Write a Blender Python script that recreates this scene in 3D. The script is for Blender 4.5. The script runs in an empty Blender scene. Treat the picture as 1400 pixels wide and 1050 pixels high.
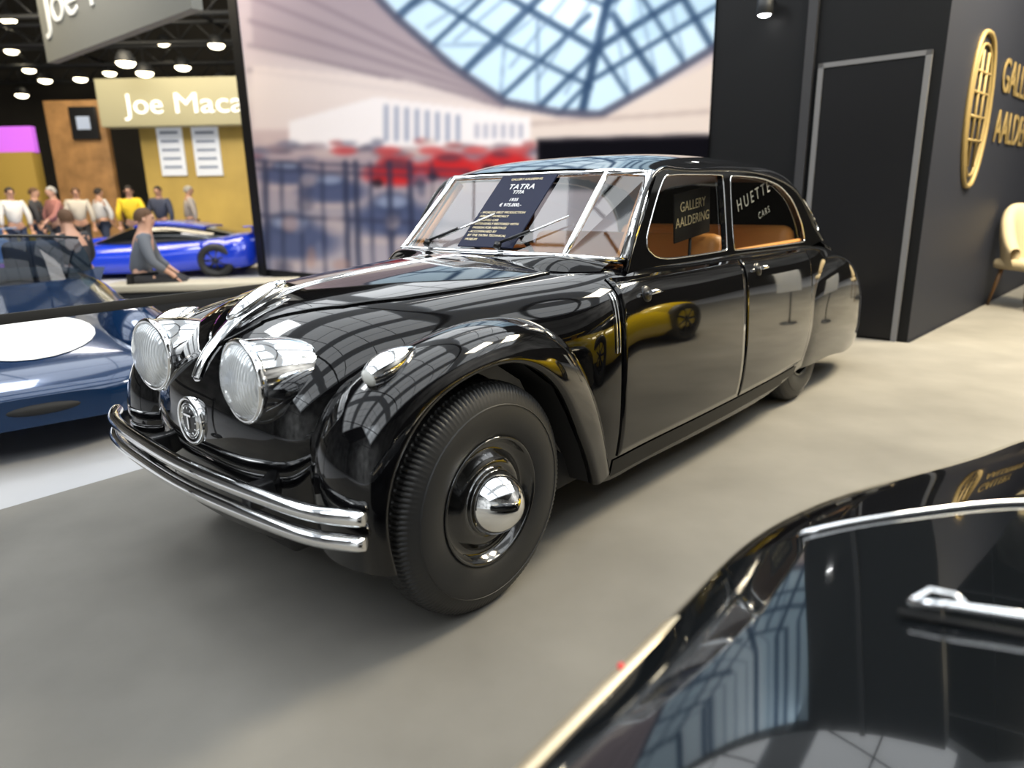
import bpy, bmesh, math, random
import numpy as np
from mathutils import Vector, Matrix
from mathutils.bvhtree import BVHTree
random.seed(7)
S = bpy.context.scene
COL = S.collection
S.view_settings.view_transform = 'Standard'
# ------------------------------------------------------------------ camera model
TH = math.radians(15.17); CT, ST = math.cos(TH), math.sin(TH); FPX = 950.0; CH = 1.34; RO = .02
def ray(u, v):
    x = (u-700)/FPX; y = (v-525)/FPX
    x, y = x-RO*y, y+RO*x
    return Vector((x, CT-ST*y, -ST-CT*y))
def pY(u, v, Y):
    d = ray(u, v); t = Y/d.y
    return Vector((d.x*t, Y, CH+d.z*t))
def proj(X, Y, Z):
    dz = Z-CH
    fw = Y*CT-dz*ST; dn = -ST*Y-CT*dz
    x = X/fw; y = dn/fw
    return 700+FPX*(x+RO*y), 525+FPX*(y-RO*x)
# ------------------------------------------------------------------ materials
def nodes(name):
    m = bpy.data.materials.new(name); m.use_nodes = True
    nt = m.node_tree
    return m, nt, nt.nodes['Principled BSDF']
def M(name, c, rough=.5, metal=0, coat=0, emis=0, ecol=None, spec=.5, noise=None, bump=None):
    m, nt, b = nodes(name)
    b.inputs['Base Color'].default_value = (*c, 1)
    b.inputs['Roughness'].default_value = rough
    b.inputs['Metallic'].default_value = metal
    b.inputs['Coat Weight'].default_value = coat
    b.inputs['Coat Roughness'].default_value = .02
    b.inputs['Specular IOR Level'].default_value = spec
    if emis:
        b.inputs['Emission Color'].default_value = (*(ecol or c), 1)
        b.inputs['Emission Strength'].default_value = emis
    if noise or bump:
        tc = nt.nodes.new('ShaderNodeTexCoord')
    if noise:
        sc, amt = noise
        n = nt.nodes.new('ShaderNodeTexNoise'); n.inputs['Scale'].default_value = sc; n.inputs['Detail'].default_value = 6
        nt.links.new(tc.outputs['Object'], n.inputs['Vector'])
        r = nt.nodes.new('ShaderNodeValToRGB')
        r.color_ramp.elements[0].position = .3; r.color_ramp.elements[1].position = .7
        r.color_ramp.elements[0].color = (*[max(0, k*(1-amt)) for k in c], 1)
        r.color_ramp.elements[1].color = (*[min(1, k*(1+amt)) for k in c], 1)
        nt.links.new(n.outputs['Fac'], r.inputs['Fac']); nt.links.new(r.outputs['Color'], b.inputs['Base Color'])
    if bump:
        sc, st = bump
        n = nt.nodes.new('ShaderNodeTexNoise'); n.inputs['Scale'].default_value = sc
        nt.links.new(tc.outputs['Object'], n.inputs['Vector'])
        bp = nt.nodes.new('ShaderNodeBump'); bp.inputs['Strength'].default_value = st
        nt.links.new(n.outputs['Fac'], bp.inputs['Height']); nt.links.new(bp.outputs['Normal'], b.inputs['Normal'])
    return m
def glass(name, tint, f0=.05):
    m = bpy.data.materials.new(name); m.use_nodes = True; nt = m.node_tree; nt.nodes.clear()
    o = nt.nodes.new('ShaderNodeOutputMaterial'); mx = nt.nodes.new('ShaderNodeMixShader')
    t = nt.nodes.new('ShaderNodeBsdfTransparent'); t.inputs[0].default_value = (*tint, 1)
    g = nt.nodes.new('ShaderNodeBsdfGlossy'); g.inputs['Roughness'].default_value = .01
    lw = nt.nodes.new('ShaderNodeLayerWeight')
    p = nt.nodes.new('ShaderNodeMath'); p.operation = 'POWER'; p.inputs[1].default_value = 5
    ma = nt.nodes.new('ShaderNodeMath'); ma.operation = 'MULTIPLY_ADD'; ma.inputs[1].default_value = 1-f0; ma.inputs[2].default_value = f0
    nt.links.new(lw.outputs['Facing'], p.inputs[0]); nt.links.new(p.outputs[0], ma.inputs[0])
    nt.links.new(ma.outputs[0], mx.inputs[0]); nt.links.new(t.outputs[0], mx.inputs[1]); nt.links.new(g.outputs[0], mx.inputs[2])
    nt.links.new(mx.outputs[0], o.inputs[0])
    return m
PAINT = M('black_paint', (.0025, .0025, .003), .07, 0, .9, spec=.12)
CHROME = M('chrome', (.95, .96, .97), .05, 1)
RUBBER = M('rubber', (.017, .017, .017), .5, bump=(90, .15))
MATTE = M('matte_black', (.008, .008, .008), .7)
SATIN = M('satin_black', (.006, .006, .006), .45, spec=.25)
BLACKTRIM = M('black_trim', (.01, .01, .011), .3)
LEATHER = M('tan_leather', (.66, .28, .07), .45, bump=(60, .1), emis=.06)  # slight glow added so the leather reads in the dark cabin
HEADL = M('headliner', (.42, .34, .25), .8)
GLASS = glass('clear_glass', (.96, .98, .97), .13)
SGLASS = glass('side_glass', (.80, .82, .80), .10)
LENS, lnt, lb = nodes('ribbed_lens')
lb.inputs['Base Color'].default_value = (.78, .81, .83, 1); lb.inputs['Metallic'].default_value = .45; lb.inputs['Roughness'].default_value = .10
_tc = lnt.nodes.new('ShaderNodeTexCoord'); _w = lnt.nodes.new('ShaderNodeTexWave'); _w.bands_direction = 'Y'; _w.inputs['Scale'].default_value = 34
_b = lnt.nodes.new('ShaderNodeBump'); _b.inputs['Strength'].default_value = .35; _b.inputs['Distance'].default_value = .012
lnt.links.new(_tc.outputs['Object'], _w.inputs['Vector']); lnt.links.new(_w.outputs['Fac'], _b.inputs['Height']); lnt.links.new(_b.outputs['Normal'], lb.inputs['Normal'])
CARPET = M('carpet', (.190, .181, .162), .95, noise=(1.6, .15), bump=(400, .25), spec=.1)
AISLE = M('aisle_floor', (.42, .42, .43), .6, noise=(.8, .08))
WALLB = M('black_wall', (.0045, .0048, .0055), .5, spec=.25)
WALLR = M('charcoal_wall', (.015, .017, .026), .55, spec=.25)
HALLW = M('hall_wall', (.03, .027, .022), .9, noise=(.5, .3))
HALLB = M('hall_wall_pale', (.34, .34, .33), .9, noise=(.35, .6))
CEIL = M('hall_ceiling', (.06, .06, .06), .9)
ROOF = M('roof_glow_fill', (.3, .32, .34), .9, emis=.40, ecol=(.90, .95, 1))
SKY = M('skylight_glass', (.8, .85, .9), .5, emis=2.7, ecol=(.93, .97, 1))
STEEL = M('dark_steel', (.02, .022, .025), .5)
GOLD = M('gold_letters', (.25, .18, .065), .55, .15)
GREYTRIM = M('grey_trim', (.16, .16, .165), .5)
WHITE = M('white_paint', (.8, .8, .78), .5)
# ------------------------------------------------------------------ object helpers
def tag(o, label=None, cat=None, group=None):
    if label: o['label'] = label
    if cat: o['category'] = cat
    if group: o['group'] = group
    return o
def thing(name, label, cat, loc=(0, 0, 0), rz=0, group=None):
    o = bpy.data.objects.new(name, None); COL.objects.link(o); o.location = loc; o.rotation_euler = (0, 0, rz)
    o.empty_display_size = .1
    return tag(o, label, cat, group)
class MB:
    def __init__(s): s.v = []; s.f = []; s.sm = []
    def add(s, v, f, smooth=True):
        k = len(s.v); s.v += [tuple(p) for p in v]
        s.f += [tuple(i+k for i in q) for q in f]; s.sm += [smooth]*len(f); return s
    def grid(s, P, closed=False, smooth=True):
        P = np.asarray(P); R, Cn = P.shape[:2]
        f = []
        for i in range(R-1):
            for j in range(Cn if closed else Cn-1):
                j2 = (j+1) % Cn
                f.append((i*Cn+j, i*Cn+j2, (i+1)*Cn+j2, (i+1)*Cn+j))
        return s.add(P.reshape(-1, 3).tolist(), f, smooth)
    def box(s, c, d, rz=0, bev=0, rot=None):
        bm = bmesh.new(); bmesh.ops.create_cube(bm, size=1)
        for v in bm.verts: v.co = Vector((v.co.x*d[0], v.co.y*d[1], v.co.z*d[2]))
        if bev: bmesh.ops.bevel(bm, geom=bm.edges[:], offset=bev, segments=3, affect='EDGES', profile=.5)
        Mx = Matrix.Translation(c) @ (rot.to_4x4() if rot else Matrix.Rotation(rz, 4, 'Z'))
        bm.verts.index_update()
        s.add([Mx @ v.co for v in bm.verts], [[v.index for v in f.verts] for f in bm.faces], bool(bev)); bm.free(); return s
    def tube(s, pts, r, n=12, caps=True, closed=False):
        pts = [Vector(p) for p in pts]; m = len(pts)
        rr = r if isinstance(r, (list, tuple)) else [r]*m
        ref = Vector((0, 0, 1)); rings = []
        for i, p in enumerate(pts):
            if closed: d = pts[(i+1) % m]-pts[i-1]
            else: d = pts[min(i+1, m-1)]-pts[max(i-1, 0)]
            d.normalize()
            if i == 0:
                e1 = d.cross(ref)
                if e1.length < 1e-3: e1 = d.cross(Vector((1, 0, 0)))
            else: e1 = pe - d*pe.dot(d)
            e1.normalize(); pe = e1; e2 = d.cross(e1)
            rings.append([p+(e1*math.cos(2*math.pi*k/n)+e2*math.sin(2*math.pi*k/n))*rr[i] for k in range(n)])
        if closed: rings.append(rings[0])
        k0 = len(s.v); s.grid([[list(q) for q in g] for g in rings], True)
        if caps and not closed:
            s.f.append(tuple(range(k0, k0+n))); s.f.append(tuple(range(k0+(m-1)*n, k0+m*n))); s.sm += [False, False]
        return s
    def lathe(s, prof, o, d, n=48, mod=None):
        o = Vector(o); d = Vector(d).normalized()
        e1 = d.cross(Vector((0, 0, 1)))
        if e1.length < 1e-3: e1 = Vector((1, 0, 0))
        e1.normalize(); e2 = d.cross(e1)
        R = []
        for i, (r, h) in enumerate(prof):
            g = []
            for k in range(n):
                q = r+(mod(i, k) if mod else 0); t = 2*math.pi*k/n
                g.append(list(o+d*h+(e1*math.cos(t)+e2*math.sin(t))*q))
            R.append(g)
        return s.grid(R, True)
    def ell(s, c, r, n=20, rot=None):
        c = Vector(c); R = []
        for i in range(n//2+1):
            t = math.pi*i/(n//2); g = []
            for k in range(n):
                p = 2*math.pi*k/n
                q = Vector((r[0]*math.sin(t)*math.cos(p), r[1]*math.sin(t)*math.sin(p), r[2]*math.cos(t)))
                if rot: q = rot @ q
                g.append(list(c+q))
            R.append(g)
        return s.grid(R, True)
    def build(s, name, mat, parent=None, car=False, sharp=None):
        me = bpy.data.meshes.new(name)
        v = [(a, -b, z) for a, b, z in s.v] if car else s.v
        me.from_pydata(v, [], s.f); me.validate()
        if len(me.polygons) == len(s.sm): me.polygons.foreach_set('use_smooth', s.sm)
        me.materials.append(mat); me.update()
        bm = bmesh.new(); bm.from_mesh(me); bmesh.ops.remove_doubles(bm, verts=bm.verts, dist=1e-6); bmesh.ops.recalc_face_normals(bm, faces=bm.faces); bm.to_mesh(me); bm.free()
        if sharp: me.set_sharp_from_angle(angle=math.radians(sharp))
        o = bpy.data.objects.new(name, me); COL.objects.link(o)
        if parent: o.parent = parent
        return o
def struct(o): o['kind'] = 'structure'; return o
def nspl(x, y, xq):
    x = np.asarray(x, float); y = np.asarray(y, float); xq = np.asarray(xq, float); n = len(x); h = np.diff(x)
    A = np.zeros((n, n)); r = np.zeros(y.shape); A[0, 0] = A[-1, -1] = 1
    for i in range(1, n-1):
        A[i, i-1] = h[i-1]; A[i, i] = 2*(h[i-1]+h[i]); A[i, i+1] = h[i]
        r[i] = 6*((y[i+1]-y[i])/h[i]-(y[i]-y[i-1])/h[i-1])
    m = np.linalg.solve(A, r.reshape(n, -1)).reshape(y.shape)
    k = np.clip(np.searchsorted(x, xq, side='right')-1, 0, n-2)
    sh = (-1,)+(1,)*(y.ndim-1)
    H = h[k].reshape(sh); a = ((x[k+1]-xq)/h[k]).reshape(sh); b = ((xq-x[k])/h[k]).reshape(sh)
    return a*y[k]+b*y[k+1]+((a**3-a)*m[k]+(b**3-b)*m[k+1])*H*H/6
def surf(ct, nr, nc):
    ct = np.asarray(ct, float)
    def par(axis):
        d = np.linalg.norm(np.diff(ct, axis=axis), axis=2).mean(axis=1-axis)**.7
        return np.concatenate([[0], np.cumsum(d)])
    tr = par(0); P = nspl(tr, ct, np.linspace(0, tr[-1], nr))
    tcn = par(1); Q = nspl(tcn, P.transpose(1, 0, 2), np.linspace(0, tcn[-1], nc))
    return Q.transpose(1, 0, 2)
def mirror(h):
    h = np.asarray(h, float); l = h[:, :0:-1].copy(); l[:, :, 1] *= -1
    return np.concatenate([l, h], 1)
def smooth_path(pts, n, closed=False):
    p = np.asarray(pts, float); d = np.concatenate([[0], np.cumsum(np.linalg.norm(np.diff(p, axis=0), axis=1)**.7)])
    return nspl(d, p, np.linspace(0, d[-1], n))
def chaikin(p, k=3):
    p = [Vector(q) for q in p]
    for _ in range(k):
        o = []
        for i in range(len(p)):
            a, b = p[i], p[(i+1) % len(p)]; o += [a*.8+b*.2, a*.2+b*.8]
        p = o
    return p
def text(name, body, size, mat, parent, mtx, align='CENTER', ext=.002, width=None, track=1):
    cu = bpy.data.curves.new(name, 'FONT'); cu.body = body; cu.size = size; cu.align_x = align; cu.extrude = ext
    cu.space_character = track
    ob = bpy.data.objects.new(name+'_tmp', cu); COL.objects.link(ob)
    dg = bpy.context.evaluated_depsgraph_get(); me = bpy.data.meshes.new_from_object(ob.evaluated_get(dg))
    bpy.data.objects.remove(ob)
    if width:
        w = max(v.co.x for v in me.vertices)-min(v.co.x for v in me.vertices); k = width/w
        for v in me.vertices: v.co.x *= k
    me.transform(mtx); me.materials.clear(); me.materials.append(mat)
    o = bpy.data.objects.new(name, me); COL.objects.link(o)
    if parent: o.parent = parent
    return o
def frame(o, x, y):
    x = Vector(x).normalized(); y = Vector(y).normalized(); z = x.cross(y)
    m = Matrix((x, y, z)).transposed().to_4x4(); m.translation = Vector(o); return m
# ================================================================== THE BLACK SEDAN
PHI = math.radians(49.2)
car = thing('vintage_car', 'glossy black streamlined vintage sedan with chrome headlights and double tube bumper', 'car', (-.680, 2.5109, 0), PHI)
CARM = Matrix.Translation((-.680, 2.5109, 0)) @ Matrix.Rotation(PHI, 4, 'Z')
def cab(a, zc, c2, *rest):
    return [(a, 0, zc), (a, .22, zc), (a,)+c2]+[(a,)+r for r in rest]
body_c = [
 [(-.485,0,.33),(-.48,.18,.33),(-.455,.33,.33),(-.395,.44,.33),(-.29,.49,.33),(-.15,.51,.33),(0,.52,.33),(.15,.52,.33),(.3,.52,.32)],
 [(-.512,0,.51),(-.505,.18,.51),(-.478,.33,.51),(-.413,.45,.50),(-.30,.50,.49),(-.15,.52,.47),(0,.53,.44),(.15,.53,.42),(.3,.53,.39)],
 [(-.523,0,.67),(-.515,.18,.67),(-.485,.33,.665),(-.42,.455,.655),(-.30,.51,.63),(-.15,.53,.60),(0,.54,.55),(.15,.54,.5),(.3,.54,.45)],
 [(-.482,0,.815),(-.475,.19,.81),(-.44,.34,.795),(-.36,.46,.77),(-.22,.52,.73),(-.08,.54,.68),(.05,.545,.62),(.2,.545,.55),(.33,.545,.47)],
 [(-.39,0,.92),(-.38,.19,.913),(-.345,.35,.89),(-.25,.47,.85),(-.12,.53,.79),(.02,.55,.73),(.15,.55,.65),(.27,.55,.57),(.38,.55,.48)],
 [(-.254,0,1.0),(-.245,.19,.992),(-.20,.36,.965),(-.12,.48,.91),(-.02,.54,.84),(.1,.56,.76),(.22,.56,.67),(.33,.56,.58),(.42,.56,.48)],
 [(.04,0,1.055),(.045,.20,1.045),(.07,.38,1.01),(.11,.50,.95),(.17,.56,.875),(.26,.58,.79),(.36,.58,.68),(.44,.58,.58),(.5,.58,.46)],
 [(.40,0,1.08),(.40,.21,1.07),(.41,.41,1.035),(.43,.545,.98),(.46,.62,.905),(.5,.66,.8),(.55,.675,.66),(.59,.68,.5),(.62,.66,.3)],
 [(.72,0,1.095),(.72,.22,1.088),(.72,.44,1.06),(.73,.60,1.02),(.74,.685,.965),(.75,.725,.88),(.76,.74,.65),(.77,.735,.40),(.77,.70,.20)],
 cab(1.0,1.09,(.46,1.08),(.63,1.055),(.70,1.005),(.738,.92),(.752,.65),(.745,.40),(.705,.19)),
 cab(1.4,1.06,(.46,1.06),(.645,1.048),(.71,1.005),(.748,.92),(.765,.65),(.758,.40),(.715,.185)),
 cab(1.97,1.045,(.46,1.045),(.655,1.04),(.72,.998),(.758,.92),(.778,.65),(.773,.4),(.73,.18)),
 cab(2.6,1.03,(.46,1.03),(.66,1.025),(.72,.985),(.76,.905),(.782,.65),(.778,.4),(.735,.195)),
 cab(3.1,1.02,(.46,1.02),(.66,1.01),(.713,.965),(.748,.88),(.768,.65),(.766,.43),(.735,.250)),
 cab(3.6,1.0,(.45,.99),(.64,.96),(.68,.91),(.705,.83),(.715,.63),(.71,.4),(.67,.2)),
 [(4.1,0,.9),(4.1,.18,.89),(4.1,.40,.86),(4.1,.55,.83),(4.1,.60,.76),(4.1,.62,.68),(4.1,.62,.54),(4.1,.61,.4),(4.1,.57,.25)],
 [(4.55,0,.66),(4.55,.13,.655),(4.55,.27,.64),(4.55,.38,.62),(4.55,.41,.57),(4.55,.42,.52),(4.55,.42,.45),(4.55,.41,.38),(4.55,.38,.3)],
 [(4.85,0,.46),(4.85,.05,.46),(4.85,.11,.455),(4.85,.16,.44),(4.85,.17,.43),(4.85,.175,.42),(4.85,.175,.4),(4.85,.17,.38),(4.85,.15,.36)],
]
BG = surf(mirror(body_c), 170, 121)
R_, C_ = BG.shape[:2]
bv = [Vector(p) for p in BG.reshape(-1, 3)]
bf = [(i*C_+j, i*C_+j+1, (i+1)*C_+j+1, (i+1)*C_+j) for i in range(R_-1) for j in range(C_-1)]
BVH = BVHTree.FromPolygons(bv, bf)
def side(a, z, sg=1, T=None):
    h = (T or BVH).ray_cast(Vector((a, 2*sg, z)), Vector((0, -sg, 0)))
    if h[0] is None: return Vector((a, .72*sg, z)), Vector((0, sg, 0))
    n = h[1]
    if n.y*sg < 0: n = -n
    return h[0], n
def top(a, b):
    h = BVH.ray_cast(Vector((a, b, 3)), Vector((0, 0, -1)))
    n = h[1]
    if n.z < 0: n = -n
    return h[0], n
b = MB(); keep = []
for f in bf:
    c = sum((bv[i] for i in f), Vector())/4
    if 1.0 < c.x < 3.2 and abs(c.y) < .635 and c.z > .95: continue
    keep.append(f)
b.add(bv, keep); b.build('body', PAINT, car, True)
CL = BG[:, C_//2]           # centre line
# roof
roof_c = [
 [(1.15,0,1.452),(1.155,.25,1.450),(1.17,.46,1.440),(1.29,.60,1.425)],
 [(1.40,0,1.505),(1.40,.25,1.502),(1.41,.47,1.482),(1.45,.607,1.434)],
 [(1.9,0,1.535),(1.9,.25,1.531),(1.9,.48,1.505),(1.9,.613,1.437)],
 [(2.4,0,1.532),(2.4,.25,1.527),(2.4,.485,1.497),(2.4,.613,1.427)],
 [(2.75,0,1.515),(2.75,.25,1.51),(2.75,.49,1.478),(2.75,.618,1.382)],
 [(3.0,0,1.49),(3.0,.25,1.485),(3.0,.50,1.445),(3.0,.628,1.302)],
 [(3.2,0,1.455),(3.2,.25,1.448),(3.2,.51,1.39),(3.2,.648,1.15)],
 [(3.4,0,1.40),(3.4,.25,1.39),(3.4,.52,1.295),(3.4,.662,1.015)],
 [(3.75,0,1.27),(3.75,.25,1.25),(3.75,.50,1.12),(3.75,.63,.95)],
 [(4.15,0,1.06),(4.15,.22,1.04),(4.15,.43,.93),(4.15,.55,.82)],
 [(4.55,0,.80),(4.55,.15,.78),(4.55,.30,.70),(4.55,.385,.62)],
 [(4.85,0,.52),(4.85,.06,.51),(4.85,.12,.48),(4.85,.165,.44)],
]
RG = surf(mirror(roof_c), 110, 61)
MB().grid(RG).build('roof', PAINT, car, True)
rv = [Vector(p) for p in RG.reshape(-1, 3)]; rf = [(i*61+j, i*61+j+1, (i+1)*61+j+1, (i+1)*61+j) for i in range(109) for j in range(60)]
RVH = BVHTree.FromPolygons(rv, rf)
HG = RG[2:62, 4:-4].copy(); HG[:, :, 2] -= .025
MB().grid(HG).build('headliner', HEADL, car, True)
# tail fin
fn = []
for a in np.linspace(3.5, 4.78, 24):
    zt = float(np.interp(a, [3.4, 3.75, 4.15, 4.55, 4.85], [1.40, 1.27, 1.06, .80, .52])); h = .10*math.sin(math.pi*min(1, (a-3.5)/1.28)*.9)
    fn.append([(a, -.02, zt-.02), (a, -.006, zt+h), (a, .006, zt+h), (a, .02, zt-.02)])
MB().grid(fn).build('tail_fin', PAINT, car, True)
def bs(z): return .660-.048*(z-1.05)/.38
outer = [(.975,1.03),(1.285,1.424),(1.45,1.434),(1.9,1.437),(2.4,1.427),(2.6,1.407),(2.75,1.382),(2.9,1.345),(3.0,1.302),(3.1,1.235),(3.2,1.15),(3.3,1.08),(3.4,1.015),(3.2,.995),(2.6,1.01),(1.97,1.025),(1.4,1.03)]
win1 = chaikin([(1.075,1.060,0),(1.325,1.405,0),(1.42,1.418,0),(1.91,1.420,0),(1.935,1.41,0),(1.935,1.065,0),(1.92,1.052,0)], 3)
win2 = chaikin([(2.01,1.056,0),(2.01,1.405,0),(2.05,1.418,0),(2.42,1.408,0),(2.69,1.367,0),(2.89,1.28,0),(3.02,1.15,0),(3.07,1.04,0),(3.04,1.028,0),(2.05,1.044,0)], 3)
def loop_edges(bm, pts):
    vs = [bm.verts.new((p[0], p[1], 0)) for p in pts]
    return [bm.edges.new((vs[i], vs[(i+1) % len(vs)])) for i in range(len(vs))]
def densify(p, s=.08):
    o = []
    for i in range(len(p)):
        a = Vector(p[i][:2]); c = Vector(p[(i+1) % len(p)][:2]); k = max(1, int((c-a).length/s))
        o += [a.lerp(c, t/k) for t in range(k)]
    return o
LET = M('window_letter_grey', (.36, .36, .36), .5)
for sg in (1, -1):
    bm = bmesh.new(); es = loop_edges(bm, densify(outer))+loop_edges(bm, win1)+loop_edges(bm, win2)
    bmesh.ops.triangle_fill(bm, edges=es, use_beauty=True); bm.verts.index_update()
    b = MB(); b.add([(v.co.x, sg*bs(v.co.y), v.co.y) for v in bm.verts], [[v.index for v in f.verts] for f in bm.faces], False); bm.free()
    o = b.build('window_surround', PAINT, car, True); md = o.modifiers.new('t', 'SOLIDIFY'); md.thickness = .03; md.offset = 0
    for w in (win1, win2):
        b = MB(); b.add([(p.x, sg*(bs(p.y)-.004), p.y) for p in w], [tuple(range(len(w)))], False)
        o = b.build('side_window', SGLASS, car, True)
        b = MB().tube([(p.x, sg*(bs(p.y)+.014), p.y) for p in w], .0045, 8, closed=True)
        b.build('window_trim', CHROME, o, True)
        if sg == 1 and w is win2:
            for s, x, z, sz, tr in (('HUETTE', 2.37, 1.285, .090, 1.5), ('CARS', 2.50, 1.205, .052, 1.4)):
                text('window_lettering', s, sz, LET, o, frame((x, -(bs(z)-.010), z), (1, 0, .24), (-.24, .12, 1)), 'CENTER', .0004, track=tr)
    rail = smooth_path([(p[0], sg*(bs(p[1])+.012), p[1]+.004) for p in [outer[0]]+outer[1:13]], 60)
    MB().tube(rail, .009, 8).build('drip_rail', PAINT, car, True)
    # small louvred rear quarter opening
    qp = chaikin([(3.15, 1.295, 0), (3.30, 1.25, 0), (3.44, 1.10, 0), (3.38, 1.06, 0), (3.25, 1.13, 0)], 2)
    pts = [side(p.x, p.y, sg, RVH) for p in qp]
    cen = sum((p for p, n in pts), Vector())/len(pts)
    b = MB(); b.add([p+n*.004 for p, n in pts]+[cen+pts[0][1]*.006], [(i, (i+1) % len(pts), len(pts)) for i in range(len(pts))], False)
    qo = b.build('quarter_vent', SATIN, car, True)
    MB().tube([p+n*.006 for p, n in pts], .006, 6, closed=True).build('vent_trim', CHROME, qo, True)
    for k in range(4):
        b = MB(); f0 = .2+.2*k; A_ = side(3.17+.22*f0, 1.275-.15*f0, sg, RVH); B_ = side(3.24+.16*f0, 1.16-.06*f0, sg, RVH)
        b.tube([A_[0]+A_[1]*.012, B_[0]+B_[1]*.012], .006, 6); b.build('louvre', PAINT, qo, True)
# windshield
WB = Vector((.81, 0, 1.10)); WT = Vector((1.163, 0, 1.43)); WU = (WT-WB).normalized(); WN = Vector((-WU.z, 0, WU.x))
def wp(bb, s, off=0):
    p = WB.lerp(WT, s)+WN*off; p.y = bb*(1-.06*s); return p
q = [wp(-.485, 0), wp(.485, 0), wp(.485, 1), wp(-.485, 1)]
w = MB().add(q, [(0, 1, 2, 3)], False).build('windshield', GLASS, car, True)
fr = MB(); ring = []
for i in range(4):
    a, c = q[i], q[(i+1) % 4]; ring += [a.lerp(c, t/6) for t in range(6)]
fr.tube(ring, .015, 10, closed=True); fr.build('windshield_frame', CHROME, w, True)
for sg in (1, -1):
    sq = [wp(.485*sg, 0), Vector((.995, .652*sg, 1.075)), Vector((1.28, .598*sg, 1.42)), wp(.485*sg, 1)]
    w2 = MB().add(sq, [(0, 1, 2, 3)], False).build('quarter_windshield', GLASS, car, True)
    b = MB(); b.tube([sq[0], sq[1]], .014, 10); b.tube([sq[1], sq[2]], .024, 10); b.tube([sq[2], sq[3]], .016, 10)
    b.build('windshield_frame', CHROME, w2, True)
# cowl
cg = []
for s in range(9):
    bb = -.62+1.24*s/8; k = max(0, (abs(bb)-.47)/.18); a0 = .80+.20*min(1, k)
    cg.append([(a0-.10, bb, top(a0-.10, bb)[0].z+.004), (a0-.03, bb, max(1.065, 1.104-.04*min(1, k))), (a0+.03, bb, max(1.055, 1.098-.04*min(1, k)))])
MB().grid(surf(cg, 33, 9)).build('cowl', PAINT, car, True)
for (b0, s0, b1, s1) in ((-.30, .06, -.03, .40), (.14, .06, .40, .38)):
    b = MB(); b.tube([wp(b0, s0-.05, .03), wp(b0, s0, .034)], .016, 10); b.tube([wp(b0, s0, .034), wp((b0+b1)/2, (s0+s1)/2, .032)], .006, 8)
    o = b.build('wiper', BLACKTRIM, car, True)
    dx = (b1-b0)*.35; ds = (s1-s0)*.35
    MB().tube([wp((b0+b1)/2-dx, (s0+s1)/2-ds, .024), wp(b1+dx*.3, s1+ds*.3, .024)], .005, 6).build('wiper_blade', CHROME, o, True)
# doors
def patch(fe, re, z0, ztop, sg, n=26, m=40, off=.006):
    P = np.zeros((n, m, 3)); I = np.zeros((n, m, 3))
    for i in range(n):
        for j in range(m):
            s = j/(m-1); zz = z0+(ztop(.5)-z0)*i/(n-1)
            a = fe(zz)+(re(zz)-fe(zz))*s; zz = z0+(ztop(a)-z0)*i/(n-1)
            h, nn = side(a, zz, sg); P[i, j] = h+nn*off; I[i, j] = h-nn*.012
    b = MB(); b.grid(P)
    for e, f in ((P[0], I[0]), (P[-1], I[-1]), (P[:, 0], I[:, 0]), (P[:, -1], I[:, -1])): b.grid(np.stack([e, f]), smooth=False)
    return b
zt_ = lambda a: 1.015-.012*(a-1)
for sg in (1, -1):
    d1 = patch(lambda z: .845, lambda z: 1.962, .30, zt_, sg).build('front_door', PAINT, car, True)
    d2 = patch(lambda z: 1.978, lambda z: 2.985-.06*max(0, (.5-z)/.3)**1.5, .30, zt_, sg).build('rear_door', PAINT, car, True)
    for d, a in ((d1, 1.03), (d2, 2.14)):
        h, nn = side(a, .945, sg); b = MB()
        b.lathe([(.034, -.01), (.034, .008), (.026, .013), (0, .014)], h, nn, 24)
        MB_ = b.build('escutcheon', BLACKTRIM, d, True)
        b = MB(); b.tube([h+nn*.005, h+nn*.035], .009, 10)
        b.tube([h+nn*.035+Vector((-.015, 0, 0)), h+nn*.038+Vector((.04, 0, 0)), h+nn*.03+Vector((.085, 0, -.004))], [.010, .010, .006], 10)
        b.build('door_handle', CHROME, d, True)
    # semaphore arm slot
    b = MB(); pts = [side(.815, .74+.23*k/8, sg) for k in range(9)]
    b.tube([p+n*.004+Vector((-.010, 0, 0)) for p, n in pts], .003, 6); b.tube([p+n*.004+Vector((.010, 0, 0)) for p, n in pts], .003, 6)
    b.build('turn_indicator', CHROME, car, True)
    # matte strip added over the sill to hide its floor reflection
    rows = []
    for k in range(31):
        a = .82+2.05*k/30; row = []
        for z in (.288, .26, .235, .212):
            p, n = side(a, z, sg); row.append(list(p+n*.005))
        rows.append(row)
    MB().grid(rows).build('sill_matte_strip', SATIN, car, True)
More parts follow.
